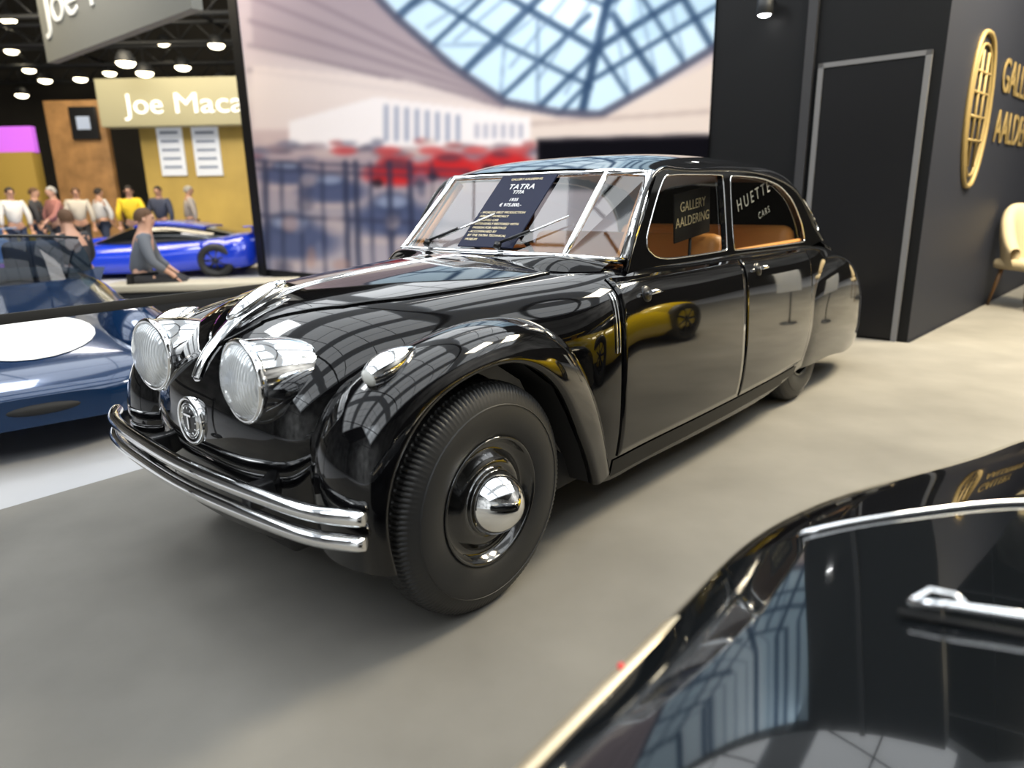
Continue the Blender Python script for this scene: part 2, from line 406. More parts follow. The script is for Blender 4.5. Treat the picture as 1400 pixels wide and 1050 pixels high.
# bonnet lid
wfun = lambda a: float(np.interp(a, [-.40, -.32, -.2, 0, .4, .70], [.13, .21, .30, .37, .45, .50]))
P = np.zeros((40, 41, 3)); I = P.copy()
for i in range(40):
    a = -.42+1.12*(i/39)**1.2
    for j in range(41):
        bb = wfun(a)*(j-20)/20; h, nn = top(a+.10*(abs(j-20)/20)**2*(1-i/39), bb); P[i, j] = h+nn*.006; I[i, j] = h-nn*.012
b = MB(); b.grid(P)
for e, f in ((P[0], I[0]), (P[-1], I[-1]), (P[:, 0], I[:, 0]), (P[:, -1], I[:, -1])): b.grid(np.stack([e, f]), smooth=False)
hood = b.build('hood', PAINT, car, True)
cl = [p for p in CL if p[2] > .775 and p[0] < .70 and p[0] > -.51]
b = MB(); rows = []
for k, p in enumerate(cl):
    wd = float(np.interp(p[0], [-.50, -.36, -.25, -.12, .7], [.020, .026, .032, .010, .004])); e = float(np.interp(p[0], [-.48, -.25, -.1, .7], [.018, .026, .014, .009]))
    nx = -1 if p[0] < -.4 else (-.5 if p[0] < -.25 else 0); N = Vector((nx, 0, 1)).normalized()
    rows.append([list(Vector(p)+Vector((0, wd*x, 0))+N*(.005+(e-.005)*y)) for x, y in ((-1, 0), (-.75, .6), (-.3, .95), (0, 1), (.3, .95), (.75, .6), (1, 0))])
b.grid(rows); b.build('hood_strip', CHROME, car, True)
b = MB(); tp = top(-.25, 0)[0]
b.ell((-.27, 0, tp.z+.018), (.11, .036, .026), 18, Matrix.Rotation(math.radians(-28), 3, 'Y'))
b.ell((-.20, 0, tp.z+.052), (.065, .016, .018), 14, Matrix.Rotation(math.radians(-15), 3, 'Y'))
for sg in (1, -1): b.ell((-.22, sg*.026, tp.z+.030), (.06, .010, .012), 12, Matrix.Rotation(math.radians(-20), 3, 'Y'))
b.build('hood_ornament', CHROME, car, True)
# front fenders
arch = [(-.365,.33),(-.385,.50),(-.325,.665),(-.18,.79),(.05,.842),(.23,.812),(.39,.70),(.495,.54),(.575,.39),(.625,.26)]
crest = [(-.452,.35),(-.470,.52),(-.448,.69),(-.347,.828),(-.12,.924),(.18,.957),(.45,.894),(.63,.727),(.74,.5),(.795,.265)]
cb_ = [.625,.63,.632,.635,.637,.64,.652,.668,.678,.688]
ib_ = [.40,.40,.40,.41,.44,.49,.54,.59,.61,.62]
for sg in (1, -1):
    rows = []
    for (aa, za), (ac, zc), cb, ib in zip(arch, crest, cb_, ib_):
        A = Vector((aa, za)); Cc = Vector((ac, zc)); ce = Vector((.05, .45))
        def pt(bv_, q): return (q.x, sg*bv_, q.y)
        rows.append([pt(ib, Cc.lerp(ce, .24)), pt(ib*.40+cb*.60, Cc.lerp(ce, .035)), pt(cb, Cc),
                     pt(cb+(.776-cb)*.60, Cc.lerp(A, .15)), pt(cb+(.776-cb)*.92, Cc.lerp(A, .46)), pt(.781, Cc.lerp(A, .80)), pt(.782, Cc.lerp(A, .97)), pt(.774, Cc.lerp(A, 1.03)), pt(.73, Cc.lerp(A, .98))])
    FG = surf(rows, 70, 50)
    f = MB().grid(FG).build('front_fender', PAINT, car, True)
    # wheel well liner
    rows = []
    for (aa, za) in arch:
        A = Vector((aa, za)); ce = Vector((.02, .38)); q = ce+(A-ce)*1.0
        rows.append([(q.x, sg*.745, q.y), (q.x, sg*.60, q.y), (q.x, sg*.47, q.y), (ce.x, sg*.46, ce.y)])
    MB().grid(rows).build('wheel_well', MATTE, car, True)
    # fender lamp
    o_ = Vector((-.318, sg*.66, .868)); dd = Vector((-.138, 0, -.045)); k = 1.1
    b = MB(); b.lathe([(r*k, h*k) for r, h in [(0, -.165), (.010, -.15), (.024, -.12), (.036, -.08), (.039, -.05), (.035, -.02), (.027, 0), (.025, .004)]], o_, dd, 28)
    fl = b.build('fender_lamp', CHROME, car, True)
    MB().lathe([(r*k, h*k) for r, h in [(.025, .002), (.021, .009), (.011, .014), (0, .016)]], o_, dd, 24).build('lens', M('lamp_lens', (.75, .76, .72), .1), fl, True)
    # rear fenders: flat spat with a nearly upright leading edge
    rr = []
    for a, zt, bo in [(2.96,.80,.748),(3.06,.835,.772),(3.22,.865,.788),(3.52,.895,.800),(3.85,.865,.798),(4.1,.755,.780),(4.3,.57,.735),(4.42,.40,.66)]:
        zb = .235 if a < 3.6 else .20; H = zt-zb
        rr.append([(a, sg*(bo-.18), zb+H*1.07), (a, sg*(bo-.07), zb+H*1.0), (a, sg*(bo-.016), zb+H*.84), (a, sg*bo, zb+H*.5), (a, sg*(bo-.004), zb+H*.2), (a, sg*(bo-.03), zb)])
    MB().grid(surf(rr, 50, 30)).build('rear_fender', PAINT, car, True)
    # headlights: bulging chrome pods with domed lenses
    o_ = Vector((-.49, sg*.30, .837)); hd_ = (-1, -.07*sg, .03)
    b = MB(); b.lathe([(0, -.33), (.038, -.315), (.076, -.26), (.103, -.18), (.117, -.10), (.121, -.04), (.120, 0)], o_, hd_, 40)
    b.tube([(-.36, sg*.27, .78), (-.35, sg*.25, .70)], .03, 12)
    hl = b.build('headlight', CHROME, car, True)
    MB().lathe([(.120, -.012), (.125, -.004), (.126, .008), (.121, .016), (.112, .015), (.109, .006)], o_, hd_, 48).build('headlight_ring', CHROME, hl, True)
    MB().lathe([(.112, .008), (.102, .022), (.083, .036), (.057, .047), (.028, .053), (0, .055)], o_, hd_, 40).build('lens', LENS, hl, True)
# horizontal light bar
MB().tube([(-.43, -.2, .80), (-.49, 0, .795), (-.43, .2, .80)], .008, 10).build('light_bar', CHROME, car, True)
# badge
b = MB(); nb = Vector((-1, 0, .02)); ob = Vector((-.524, 0, .668))
b.lathe([(.078, -.01), (.079, .006), (.074, .012), (.068, .008)], ob, nb, 40); bd = b.build('badge', CHROME, car, True)
MB().lathe([(.069, .004), (.03, .010), (0, .011)], ob, nb, 40).build('badge_plate', BLACKTRIM, bd, True)
b = MB()
for r_ in (.058, .050): b.lathe([(r_-.0015, .007), (r_, .011), (r_+.0015, .007)], ob, nb, 36)
b.box(ob+nb*.013+Vector((0, 0, .020)), (.003, .046, .007)); b.box(ob+nb*.013+Vector((0, 0, -.004)), (.003, .008, .046))
for k in range(12):
    a = k*math.pi/6; b.tube([ob+nb*.012+Vector((0, .040*math.cos(a), .040*math.sin(a))), ob+nb*.011+Vector((0, .047*math.cos(a), .047*math.sin(a)))], .0018, 5)
b.build('badge_emblem', CHROME, bd, True)
# bumpers
bp = smooth_path([(-.455,-.82),(-.475,-.79),(-.515,-.70),(-.545,-.55),(-.568,-.28),(-.580,0),(-.568,.28),(-.545,.53),(-.518,.67),(-.482,.75),(-.464,.785)], 60)
for z, f in ((.538, 0), (.468, -.004)):
    b = MB(); b.tube([(p[0]+f, p[1], z) for p in bp], [.018, .0225]+[.0235]*56+[.0225, .018], 16)
    b.build('bumper_bar', CHROME, car, True)
for sg in (1, -1):
    b = MB(); b.box((-.49, sg*.34, .50), (.13, .05, .08), bev=.01); b.build('bumper_bracket', BLACKTRIM, car, True)
# wheels
tp_ = [(.205,-.02),(.23,-.003),(.27,.004),(.31,.0),(.345,-.016),(.358,-.022),(.3725,-.036),(.377,-.058),(.379,-.062),(.380,-.085),(.379,-.108),(.377,-.112),(.3725,-.134),(.358,-.148),(.345,-.154),(.31,-.17),(.27,-.174),(.23,-.167),(.205,-.15)]
tp_ = [(r+(.008 if r > .3 else 0), h) for r, h in tp_]
def tread(i, k):
    if i in (5, 6, 7, 11, 12, 13): return -.008 if k % 3 == 0 else 0
    if i in (8, 10): return -.006 if (k+i) % 6 < 2 else 0
    return 0
RIMP = M('rim_paint', (.006, .006, .006), .12, 0, 1)
for a in (.062, 3.107):
    for sg in (1, -1):
        fb_ = .762 if a < 1 else .72
        o_ = Vector((a, sg*fb_, .3885)); d = (0, sg, 0)
        t = MB().lathe(tp_, o_, d, 420, tread)
        t.lathe([(.318, -.003), (.32, .002), (.323, -.003)], o_, d, 64)
        t = t.build('wheel', RUBBER, car, True, sharp=28)
        MB().lathe([(.213, -.016), (.216, -.006), (.210, -.004), (.203, -.012), (.196, -.034), (.18, -.044), (.165, -.040), (.150, -.022), (.13, -.012), (.115, -.012), (.108, -.02), (0, -.02)], o_, d, 64).build('rim', RIMP, t, True)
        if a < 1:
            MB().lathe([(.108, -.022), (.110, -.006), (.108, .004), (.103, .018), (.094, .038), (.081, .057), (.064, .074), (.045, .088), (.026, .098), (.009, .103), (0, .104)], o_, d, 48).build('hubcap', CHROME, t, True)
# underside box added to block light below + interior
b = MB(); b.box((1.9, 0, .30), (2.9, 1.30, .16), bev=.03); b.box((0, 0, .36), (.9, .8, .14), bev=.03); b.build('underbody_block', MATTE, car, True)
for a in (1.72, 2.72):
    b = MB(); b.box((a, 0, .62), (.55, 1.22, .20), bev=.06)
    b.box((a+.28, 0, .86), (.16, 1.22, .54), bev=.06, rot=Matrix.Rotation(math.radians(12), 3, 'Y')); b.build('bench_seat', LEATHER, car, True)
for sg in (1, -1):
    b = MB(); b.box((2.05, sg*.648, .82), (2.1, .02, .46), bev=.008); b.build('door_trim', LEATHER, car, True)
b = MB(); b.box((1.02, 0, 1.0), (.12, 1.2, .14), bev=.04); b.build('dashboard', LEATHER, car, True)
b = MB(); sc = Vector((1.33, -.30, 1.08)); ax = Vector((.75, 0, .66)).normalized(); e1 = Vector((0, 1, 0)); e2 = ax.cross(e1)
b.tube([sc+(e1*math.cos(t*.2618)+e2*math.sin(t*.2618))*.19 for t in range(24)], .012, 8, closed=True)
for t in (0, 2.1, 4.2): b.tube([sc-ax*.02, sc+(e1*math.cos(t)+e2*math.sin(t))*.19], .007, 6)
b.tube([sc, sc-ax*.35], .018, 8); b.build('steering_wheel', MATTE, car, True)
for sg in (1, -1):
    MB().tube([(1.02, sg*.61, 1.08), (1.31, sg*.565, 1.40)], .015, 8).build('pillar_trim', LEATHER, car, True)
# ------------------------------------------------------------------ placard
pm = CARM @ frame((lambda p: (p.x, -p.y, p.z))(wp(.045, .51, .010)), (0, -1, 0), (WU.x, 0, WU.z))
pl = thing('price_placard', 'dark blue price placard with white lettering lying against the sedan windshield', 'sign'); pl.matrix_world = pm
PNAVY = M('placard_navy', (.018, .022, .050), .6, spec=.15)
MB().box((0, 0, 0), (.325, .445, .006)).build('panel', PNAVY, pl)
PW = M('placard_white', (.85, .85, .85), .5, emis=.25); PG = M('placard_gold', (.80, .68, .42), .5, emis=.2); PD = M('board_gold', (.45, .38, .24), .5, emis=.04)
def ptxt(s, y, size, mat, x=0, al='CENTER', tr=1): text('lettering', s, size, mat, pl, Matrix.Translation((x, y, .0035)), al, .0005, track=tr)
ptxt('GALLERY AALDERING', .19, .019, PG)
ptxt('TATRA', .132, .046, PW, tr=1.1); ptxt('T77A', .102, .030, PW); ptxt('1935', .055, .027, PW); ptxt('€ 975.000,-', .022, .028, PW)
for k, s in enumerate(['- WORLD\'S FIRST PRODUCTION', '  AERODYNAMICALLY', '  DESIGNED CAR', '- EXTENSIVELY RESTORED WITH', '  PASSION FOR HERITAGE', '- ACCOMPANIED BY', '  BY THE TATRA TECHNICAL', '  MUSEUM']):
    ptxt(s, -.022-.0235*k, .0185, PG, -.152, 'LEFT')
# board inside
bm_ = CARM @ frame((1.80, -.54, 1.235), (1, 0, .10), (-.10, 0, 1))
sb = thing('window_board', 'dark board with gallery lettering seen through the front door window', 'sign'); sb.matrix_world = bm_
MB().box((0, 0, 0), (.38, .23, .008), bev=.003).build('panel', M('board_black', (.006, .006, .008), .6, spec=.15), sb)
MB().tube([(0, -.10, -.01), (0, -.50, -.03)], .008, 8).build('stand', MATTE, sb)
for s, y in (('GALLERY', .025), ('AALDERING', -.045)): text('lettering', s, .066, PD, sb, Matrix.Translation((0, y, .005)), 'CENTER', .0005)
# ================================================================== SETTING
FA = Vector((.6534, .757, 0)); FB = Vector((.757, -.6534, 0))
struct(MB().box((-2, 7, -.07), (46, 46, .10)).build('floor', AISLE))
e0 = Vector((-2.134*1.05, 2.995*1.02, 0))
Cc = Vector((3.553, 6.10, 0)); EL = Vector((-.7596, .6503, 0)); NB = Vector((-.6503, -.7596, 0)); ER = Vector((.7071, .7071, 0)); NR = Vector((.7071, -.7071, 0))
k_ = np.linalg.solve(np.array([[FA.x, -EL.x], [FA.y, -EL.y]]), np.array([Cc.x-e0.x, Cc.y-e0.y]))
ei = e0+FA*(k_[0]-.03); ci = Cc+NB*.02+NR*.02; ri = Cc+ER*7+NR*.02
cp = [e0-FA*9, ei, ci, ri, ri+NR*9, e0-FA*9+FB*14]
b = MB(); n = len(cp); b.add([(p.x, p.y, 0) for p in cp]+[(p.x, p.y, -.019) for p in cp], [tuple(range(n)), tuple(range(2*n-1, n-1, -1))]+[(i, (i+1) % n, n+(i+1) % n, n+i) for i in range(n)], False)
tag(b.build('carpet', CARPET), 'beige grey carpet covering the show stand under the black sedan', 'carpet')
def wallbox(s0, s1, z0, z1, d0, d1, O, E, N, name, mat):
    v = []
    for z in (z0, z1):
        for s, d in ((s0, d0), (s1, d0), (s1, d1), (s0, d1)):
            p = O+E*s+N*d; v.append((p.x, p.y, z))
    return MB().add(v, [(0, 1, 2, 3), (4, 5, 6, 7), (0, 1, 5, 4), (1, 2, 6, 5), (2, 3, 7, 6), (3, 0, 4, 7)], False).build(name, mat)
struct(wallbox(0, 10.75, -.02, 5.2, -.25, 0, Cc, EL, NB, 'wall_back', WALLB))
struct(wallbox(0, 7, -.02, 3.55, -.2, 0, Cc, ER, NR, 'wall_right', WALLR))
struct(wallbox(1.02, 1.10, 0, 5.2, 0, .05, Cc, EL, NB, 'trim_1', M('dim_trim', (.03, .03, .033), .5)))
# door with grey frame
dr = thing('door_1', None, None); dr['kind'] = 'structure'
wallbox(.13, .93, .02, 2.38, .002, .03, Cc, EL, NB, 'door_leaf', M('door_black', (.006, .006, .007), .4, spec=.3)).parent = dr
fb = MB()
for (s0, s1, z0, z1) in ((.085, .13, 0, 2.42), (.93, .975, 0, 2.42), (.085, .975, 2.38, 2.42)):
    v = []
    for z in (z0, z1):
        for s, d in ((s0, 0), (s1, 0), (s1, .04), (s0, .04)):
            p = Cc+EL*s+NB*d; v.append((p.x, p.y, z))
    fb.add(v, [(0, 1, 2, 3), (4, 5, 6, 7), (0, 1, 5, 4), (1, 2, 6, 5), (2, 3, 7, 6), (3, 0, 4, 7)], False)
fb.build('door_frame', GREYTRIM, dr)
# mural (painted in python into a colour attribute)
W_, H_ = 350, 230; U0, V0 = 300, -60
uu, vv = np.meshgrid(U0+2*np.arange(W_), V0+2*np.arange(H_))
def grad(stops):
    vs = [s[0] for s in stops]
    return np.stack([np.interp(vv, vs, [s[1][k] for s in stops]) for k in range(3)], -1)
cv = grad([(-60, (152, 140, 146)), (60, (180, 166, 168)), (130, (207, 194, 188)), (185, (186, 166, 163)), (225, (152, 136, 141)), (290, (146, 138, 145)), (400, (160, 152, 158))]).astype(float)
def pmask(pts):
    m = np.zeros(uu.shape, bool); n = len(pts)
    for i in range(n):
        (x1, y1), (x2, y2) = pts[i], pts[(i+1) % n]
        if y1 == y2: continue
        c = ((y1 > vv) != (y2 > vv)) & (uu < (x2-x1)*(vv-y1)/(y2-y1)+x1); m ^= c
    return m
def poly(pts, c, al=1): 
    m = pmask(pts); cv[m] = cv[m]*(1-al)+np.array(c)*al
def line(x1, y1, x2, y2, w, c, al=1, clip=None):
    dx, dy = x2-x1, y2-y1; L2 = dx*dx+dy*dy
    t = np.clip(((uu-x1)*dx+(vv-y1)*dy)/L2, 0, 1); d = np.hypot(uu-x1-t*dx, vv-y1-t*dy)
    k = np.clip(w/2+.8-d, 0, 1)*al
    if clip is not None: k = k*clip
    cv[:] = cv*(1-k[..., None])+np.array(c)*k[..., None]
def ellp(x, y, rx, ry, c, al=1):
    k = np.clip(1.5-((uu-x)/rx)**2-((vv-y)/ry)**2, 0, 1)*al; cv[:] = cv*(1-k[..., None])+np.array(c)*k[..., None]
poly([(340, -60), (450, -60), (690, 132), (690, 150), (560, 118), (345, 60)], (148, 134, 140), .7)
for k in range(5): line(340, -40+34*k, 690, 128+4*k, 5, (116, 104, 112), .5)
poly([(345, 90), (560, 110), (690, 150), (690, 172), (345, 178)], (212, 198, 192), .8)
gl = [(462, -60), (1010, -60), (1010, 40), (975, 66), (900, 112), (822, 156), (765, 154), (692, 140), (618, 90), (542, 24)]
poly(gl, (190, 212, 226)); gm = pmask(gl).astype(float)
poly([(640, -60), (860, -60), (815, 40), (720, 30)], (214, 230, 240), .7); poly([(870, -60), (1010, -60), (1010, 20), (860, 60)], (166, 192, 210), .7)
DKL = (52, 72, 98)
# ridge, left slope ribs and purlins, right slope ribs and purlins
line(795, 156, 845, -60, 11, DKL, .95, gm)
for (x0, y0, x1, y1, w) in ((542, 24, 640, -60, 10), (590, 62, 720, -60, 6), (632, 100, 775, -40, 10), (684, 134, 806, 20, 6), (735, 148, 815, 70, 7), (765, 154, 806, 112, 5)): line(x0, y0, x1, y1, w, DKL, .9, gm)
for (x0, y0, x1, y1, x2, y2, w) in ((530, -40, 690, 60, 808, 118, 6), (620, -50, 735, 20, 820, 70, 9), (700, -60, 770, -20, 832, 10, 6)): line(x0, y0, x1, y1, w, DKL, .9, gm); line(x1, y1, x2, y2, w, DKL, .9, gm)
for (x0, y0, x1, y1, w) in ((975, 66, 900, -60, 10), (938, 90, 868, -20, 6), (900, 112, 838, 20, 10), (862, 134, 822, 72, 6), (1010, 40, 960, -60, 7)): line(x0, y0, x1, y1, w, DKL, .9, gm)
for (x0, y0, x1, y1, w) in ((1010, -10, 812, 108, 6), (1010, -52, 824, 62, 9), (930, -60, 834, 4, 6)): line(x0, y0, x1, y1, w, DKL, .9, gm)
for k in range(7): line(545+38*k, 20+18*k, 700+30*k, -60, 2.6, (96, 116, 142), .75, gm)
for (x0, y0, x1, y1) in ((590, 62, 690, 60), (632, 100, 735, 20), (684, 134, 690, 60), (735, 148, 735, 20), (900, 112, 868, -20), (862, 134, 838, 20), (938, 90, 900, -60)): line(x0, y0, x1, y1, 2.4, (96, 116, 142), .75, gm)
for i in range(2, len(gl)-1): line(*gl[i], *gl[i+1], 10, (84, 86, 102), .95)
line(542, 24, 462, -60, 10, (84, 86, 102), .95)
poly([(690, 150), (765, 162), (822, 164), (1010, 66), (1010, 190), (700, 196)], (206, 191, 181))
line(690, 172, 975, 152, 6, (166, 148, 142), .6)
poly([(395, 166), (515, 132), (725, 160), (725, 198), (395, 204)], (222, 214, 212))
for k in range(8): poly([(526+14*k, 142+2*k), (532+14*k, 143+2*k), (532+14*k, 194), (526+14*k, 194)], (146, 150, 166))
for k in range(6): poly([(650+12*k, 168), (655+12*k, 169), (655+12*k, 190), (650+12*k, 190)], (166, 164, 174))
for _ in range(46):
    x = random.uniform(345, 740); y = random.uniform(192, 218)
    ellp(x, y, random.uniform(8, 20), random.uniform(3, 6), random.choice([(92, 86, 98), (150, 78, 78), (188, 170, 164), (122, 106, 114), (98, 98, 116)]), .65)
for x, y, rx, ry in ((545, 238, 48, 16), (618, 230, 44, 15), (690, 222, 38, 12)):
    ellp(x, y, rx, ry, (184, 42, 44), .95); ellp(x-4, y-ry*.9, rx*.5, ry*.6, (176, 44, 48), .9); ellp(x-4, y-ry*.95, rx*.38, ry*.35, (96, 60, 70), .85)
    for s in (-.6, .6): ellp(x+rx*s, y+ry*.75, 8, 6, (44, 36, 44), .9)
for x in (470, 530, 590, 650, 705): ellp(x, 206, 18, 6, (186, 70, 70), .75)
for x, y, rx, ry in ((395, 240, 40, 13), (455, 262, 46, 16), (540, 300, 60, 24), (400, 330, 62, 26)):
    ellp(x, y, rx, ry, (60, 70, 100), .8); ellp(x-4, y-ry*.95, rx*.5, ry*.6, (66, 74, 98), .8); ellp(x-4, y-ry, rx*.36, ry*.35, (144, 152, 174), .75); ellp(x, y+ry*1.2, rx, ry*.25, (180, 162, 156), .5)
for x in (362, 384, 410, 440, 472, 486, 506, 532, 560, 590): line(x, 222, x+5, 388, random.choice((3, 4, 7)), (48, 52, 70), .75)
for y in (226, 236, 300): line(350, y-6, 640, y+8, 4, (54, 56, 74), .7)
for _ in range(26):
    ellp(random.uniform(350, 620), random.uniform(240, 380), random.uniform(5, 14), random.uniform(6, 16), random.choice([(62, 64, 82), (176, 158, 154), (158, 122, 108), (120, 122, 142)]), .45)
poly([(735, 191), (1010, 183), (1010, 260), (735, 260)], (20, 19, 24))
line(735, 191, 1000, 184, 4, (70, 66, 72), .8)
for _ in range(2):
    p = np.pad(cv, ((1, 1), (1, 1), (0, 0)), 'edge')
    cv = sum(p[1+i:H_+1+i, 1+j:W_+1+j] for i in (-1, 0, 1) for j in (-1, 0, 1))/9
nx, nz = 330, 190; vs, cs, fs = [], [], []
for i in range(nz+1):
    z = .12+4.9*i/nz
    for j in range(nx+1):
        s = 10.55-(10.55-1.99)*j/nx; p = Cc+EL*s+NB*.025; vs.append((p.x, p.y, z))
        u, v = proj(p.x, p.y, z); x = min(max((u-U0)/2, 0), W_-1.01); y = min(max((v-V0)/2, 0), H_-1.01)
        x0, y0 = int(x), int(y); fx, fy = x-x0, y-y0
        c = (cv[y0, x0]*(1-fx)+cv[y0, x0+1]*fx)*(1-fy)+(cv[y0+1, x0]*(1-fx)+cv[y0+1, x0+1]*fx)*fy
        c = (np.clip(c, 0, 255)/255)**2.3; cs.append((*c, 1))
fs = [(i*(nx+1)+j, i*(nx+1)+j+1, (i+1)*(nx+1)+j+1, (i+1)*(nx+1)+j) for i in range(nz) for j in range(nx)]
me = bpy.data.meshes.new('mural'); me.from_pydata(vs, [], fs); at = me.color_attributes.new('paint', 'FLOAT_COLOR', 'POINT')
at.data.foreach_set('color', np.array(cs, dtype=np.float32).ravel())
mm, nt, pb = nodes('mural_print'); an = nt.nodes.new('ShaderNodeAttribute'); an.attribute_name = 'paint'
nt.links.new(an.outputs['Color'], pb.inputs['Base Color']); nt.links.new(an.outputs['Color'], pb.inputs['Emission Color']); pb.inputs['Emission Strength'].default_value = .34; pb.inputs['Roughness'].default_value = .9; pb.inputs['Specular IOR Level'].default_value = .05  # print glows faintly in its own colours to look evenly lit
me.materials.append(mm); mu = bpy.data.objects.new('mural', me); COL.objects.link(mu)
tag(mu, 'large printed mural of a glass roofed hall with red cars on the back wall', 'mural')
struct(wallbox(10.55, 10.80, 0, 5.2, 0, .06, Cc, EL, NB, 'trim_2', WALLB))
# gold sign on the right wall
gs = thing('wall_sign', 'gold oval emblem and gallery lettering on the charcoal right wall', 'sign', (0, 0, 0))
def rw(s, z, d=.012): p = Cc+ER*s+NR*d; return Vector((p.x, p.y, z))
b = MB(); cz = 2.02; c0 = 1.25
for r, w in ((.40, .024), (.30, .013)):
    b.tube([rw(c0+r*math.copysign(abs(math.cos(t*math.pi/24))**.7, math.cos(t*math.pi/24))*(1 if math.sin(t*math.pi/24) > 0 else 1-.25*abs(math.sin(t*math.pi/24))**2), cz+(r+.28)*math.sin(t*math.pi/24)) for t in range(48)], w, 6, closed=True)
for y in (-.26, -.05, .16, .34): b.tube([rw(c0-.26, cz+y), rw(c0+.26, cz+y)], .014, 6)
for x in (-.10, .10): b.tube([rw(c0+x, cz-.50), rw(c0+x, cz+.52)], .014, 6)
b.build('emblem', GOLD, gs)
for s, z, sz in (('GALLERY', 2.27, .46), ('AALDERING', 1.78, .46)):
    text('lettering', s, sz, GOLD, gs, frame(rw(2.02, z), ER, (0, 0, 1)), 'LEFT', .004)
# hall shell
struct(MB().box((-2, 29, 6), (46, .3, 13)).build('wall_far', HALLW)); struct(MB().box((-24, 7, 6), (.3, 46, 13)).build('wall_left', HALLB))
struct(MB().box((20, 7, 1.7), (.3, 46, 4.4)).build('wall_hall_right', HALLW)); struct(MB().box((20, 7, 8.2), (.3, 46, 8.6)).build('wall_hall_right_upper', HALLB)); struct(MB().box((-2, -15, 6), (46, .3, 13)).build('wall_front', HALLB))  # upper right wall split off and kept pale to brighten chrome reflections
struct(MB().box((-2, 7, 12.6), (46, 46, .2)).build('ceiling', CEIL))
# gabled hall roof along the car axis: glazed bays with slim bars between roof panels given a glow to soften reflections
O = Vector((0, 3, 0)); pan = MB(); lat = MB(); slab = MB(); HW = 9.0
def sk(s, w, off=0): 
    z = 11.0-abs(w)*.42+off; p = O+FA*s+FB*w; return Vector((p.x, p.y, z))
for sg in (1, -1):
    slab.add([sk(-13, 0, .1), sk(13, 0, .1), sk(13, HW*sg, .1), sk(-13, HW*sg, .1)], [(0, 1, 2, 3)], False)
    for s0, s1 in ((-12.5, -5.4), (-4.2, 4.0), (5.2, 12.5)):
        for w0, w1 in ((.6, 3.9), (5.3, 8.4)):
            pan.add([sk(s0, w0*sg), sk(s1, w0*sg), sk(s1, w1*sg), sk(s0, w1*sg)], [(0, 1, 2, 3)], False)
            for k in (1, 2, 3): x = s0+(s1-s0)*k/4; lat.tube([sk(x, w0*sg, -.05), sk(x, w1*sg, -.05)], .03, 4)
            wm = (w0+w1)/2; lat.tube([sk(s0, wm*sg, -.05), sk(s1, wm*sg, -.05)], .03, 4)
for k in range(6):
    s = -13+k*5.2
    lat.tube([sk(s, -HW, -.5), sk(s, HW, -.5)], .06, 5)
struct(pan.build('window_1', SKY)); struct(lat.build('trim_3', STEEL)); struct(slab.build('trim_4', ROOF))
# ================================================================== GENERIC MODERN / ROAD CARS
def ringloft(st, nr=60, n=41, e=.5, e2=.6):
    st = np.asarray(st, float); x = np.linspace(st[0, 0], st[-1, 0], nr)
    q = nspl(st[:, 0], st[:, 1:], x); P = []
    for k in range(nr):
        hw, zs, zt = q[k]; hw = max(hw, .02); g = [(x[k], hw*.9, zs-.1)]
        for i in range(n):
            t = math.pi*i/(n-1); c, s = math.cos(t), math.sin(t)
            g.append((x[k], hw*math.copysign(abs(c)**e, c), zs+(zt-zs)*max(s, 0)**e2))
        g.append((x[k], -hw*.9, zs-.1)); P.append(g)
    return np.array(P)
def loftmesh(P):
    b = MB(); b.grid(P); n = P.shape[1]; k = len(b.v)
    b.f.append(tuple(range(n))); b.f.append(tuple(range(k-n, k))); b.sm += [False, False]; return b
def add_wheels(root, xs, hw, r, rimm):
    for x in xs:
        for sg in (1, -1):
            o = Vector((x, sg*hw, r)); d = (0, sg, 0)
            t = MB().lathe([(r*.62, -.02), (r*.7, .005), (r*.86, .01), (r*.97, -.02), (r, -.06), (r, -.16), (r*.95, -.2), (r*.6, -.2)], o, d, 40).build('wheel', RUBBER, root)
            b = MB(); b.lathe([(r*.64, -.015), (r*.6, 0), (r*.56, -.03), (r*.52, -.07)], o, d, 36); b.lathe([(r*.16, -.03), (r*.13, .0), (0, .004)], o, d, 16)
            for k in range(7):
                a = k*2*math.pi/7; b.tube([o+Vector((0, -sg*.02, 0)), o+Vector((r*.58*math.cos(a), -sg*.025, r*.58*math.sin(a)))], r*.06, 6)
            b.lathe([(r*.6, -.10), (0, -.10)], o, d, 24); b.build('rim', rimm, t)
ALLOY = M('alloy', (.35, .35, .36), .3, .9)
DGLASS = M('dark_glass', (.006, .007, .008), .07, 0, 1)
FGLASS = M('rear_glass', (.005, .006, .007), .06, 0, .55, spec=.3)
# blue roadster at left
dirv = Vector((.62, -.7846, 0)); nose = Vector((-2.50, 3.56, 0)); ctr = nose-dirv*2.05
BLUE = M('deep_blue', (.005, .027, .085), .14, .3, .8)
rd = thing('roadster', 'deep blue open racing roadster with a white roundel on its nose', 'car', (ctr.x, ctr.y, -.02), math.atan2(dirv.y, dirv.x))
P = ringloft([(-2.0,.3,.38,.56),(-1.8,.62,.32,.74),(-1.2,.82,.27,.86),(-.6,.86,.24,.84),(0,.86,.24,.79),(.6,.87,.24,.72),(1.2,.86,.26,.64),(1.7,.78,.28,.53),(1.95,.58,.30,.44),(2.05,.32,.32,.38)])
b = loftmesh(P)
for x in (1.2, -1.15):
    for sg in (1, -1): b.ell((x, sg*.62, .44), (.55, .25, .30), 24)
b.build('body', BLUE, rd)
RBV = BVHTree.FromPolygons([Vector(v) for v in b.v], b.f)
add_wheels(rd, (1.2, -1.15), .86, .31, ALLOY)
P = []
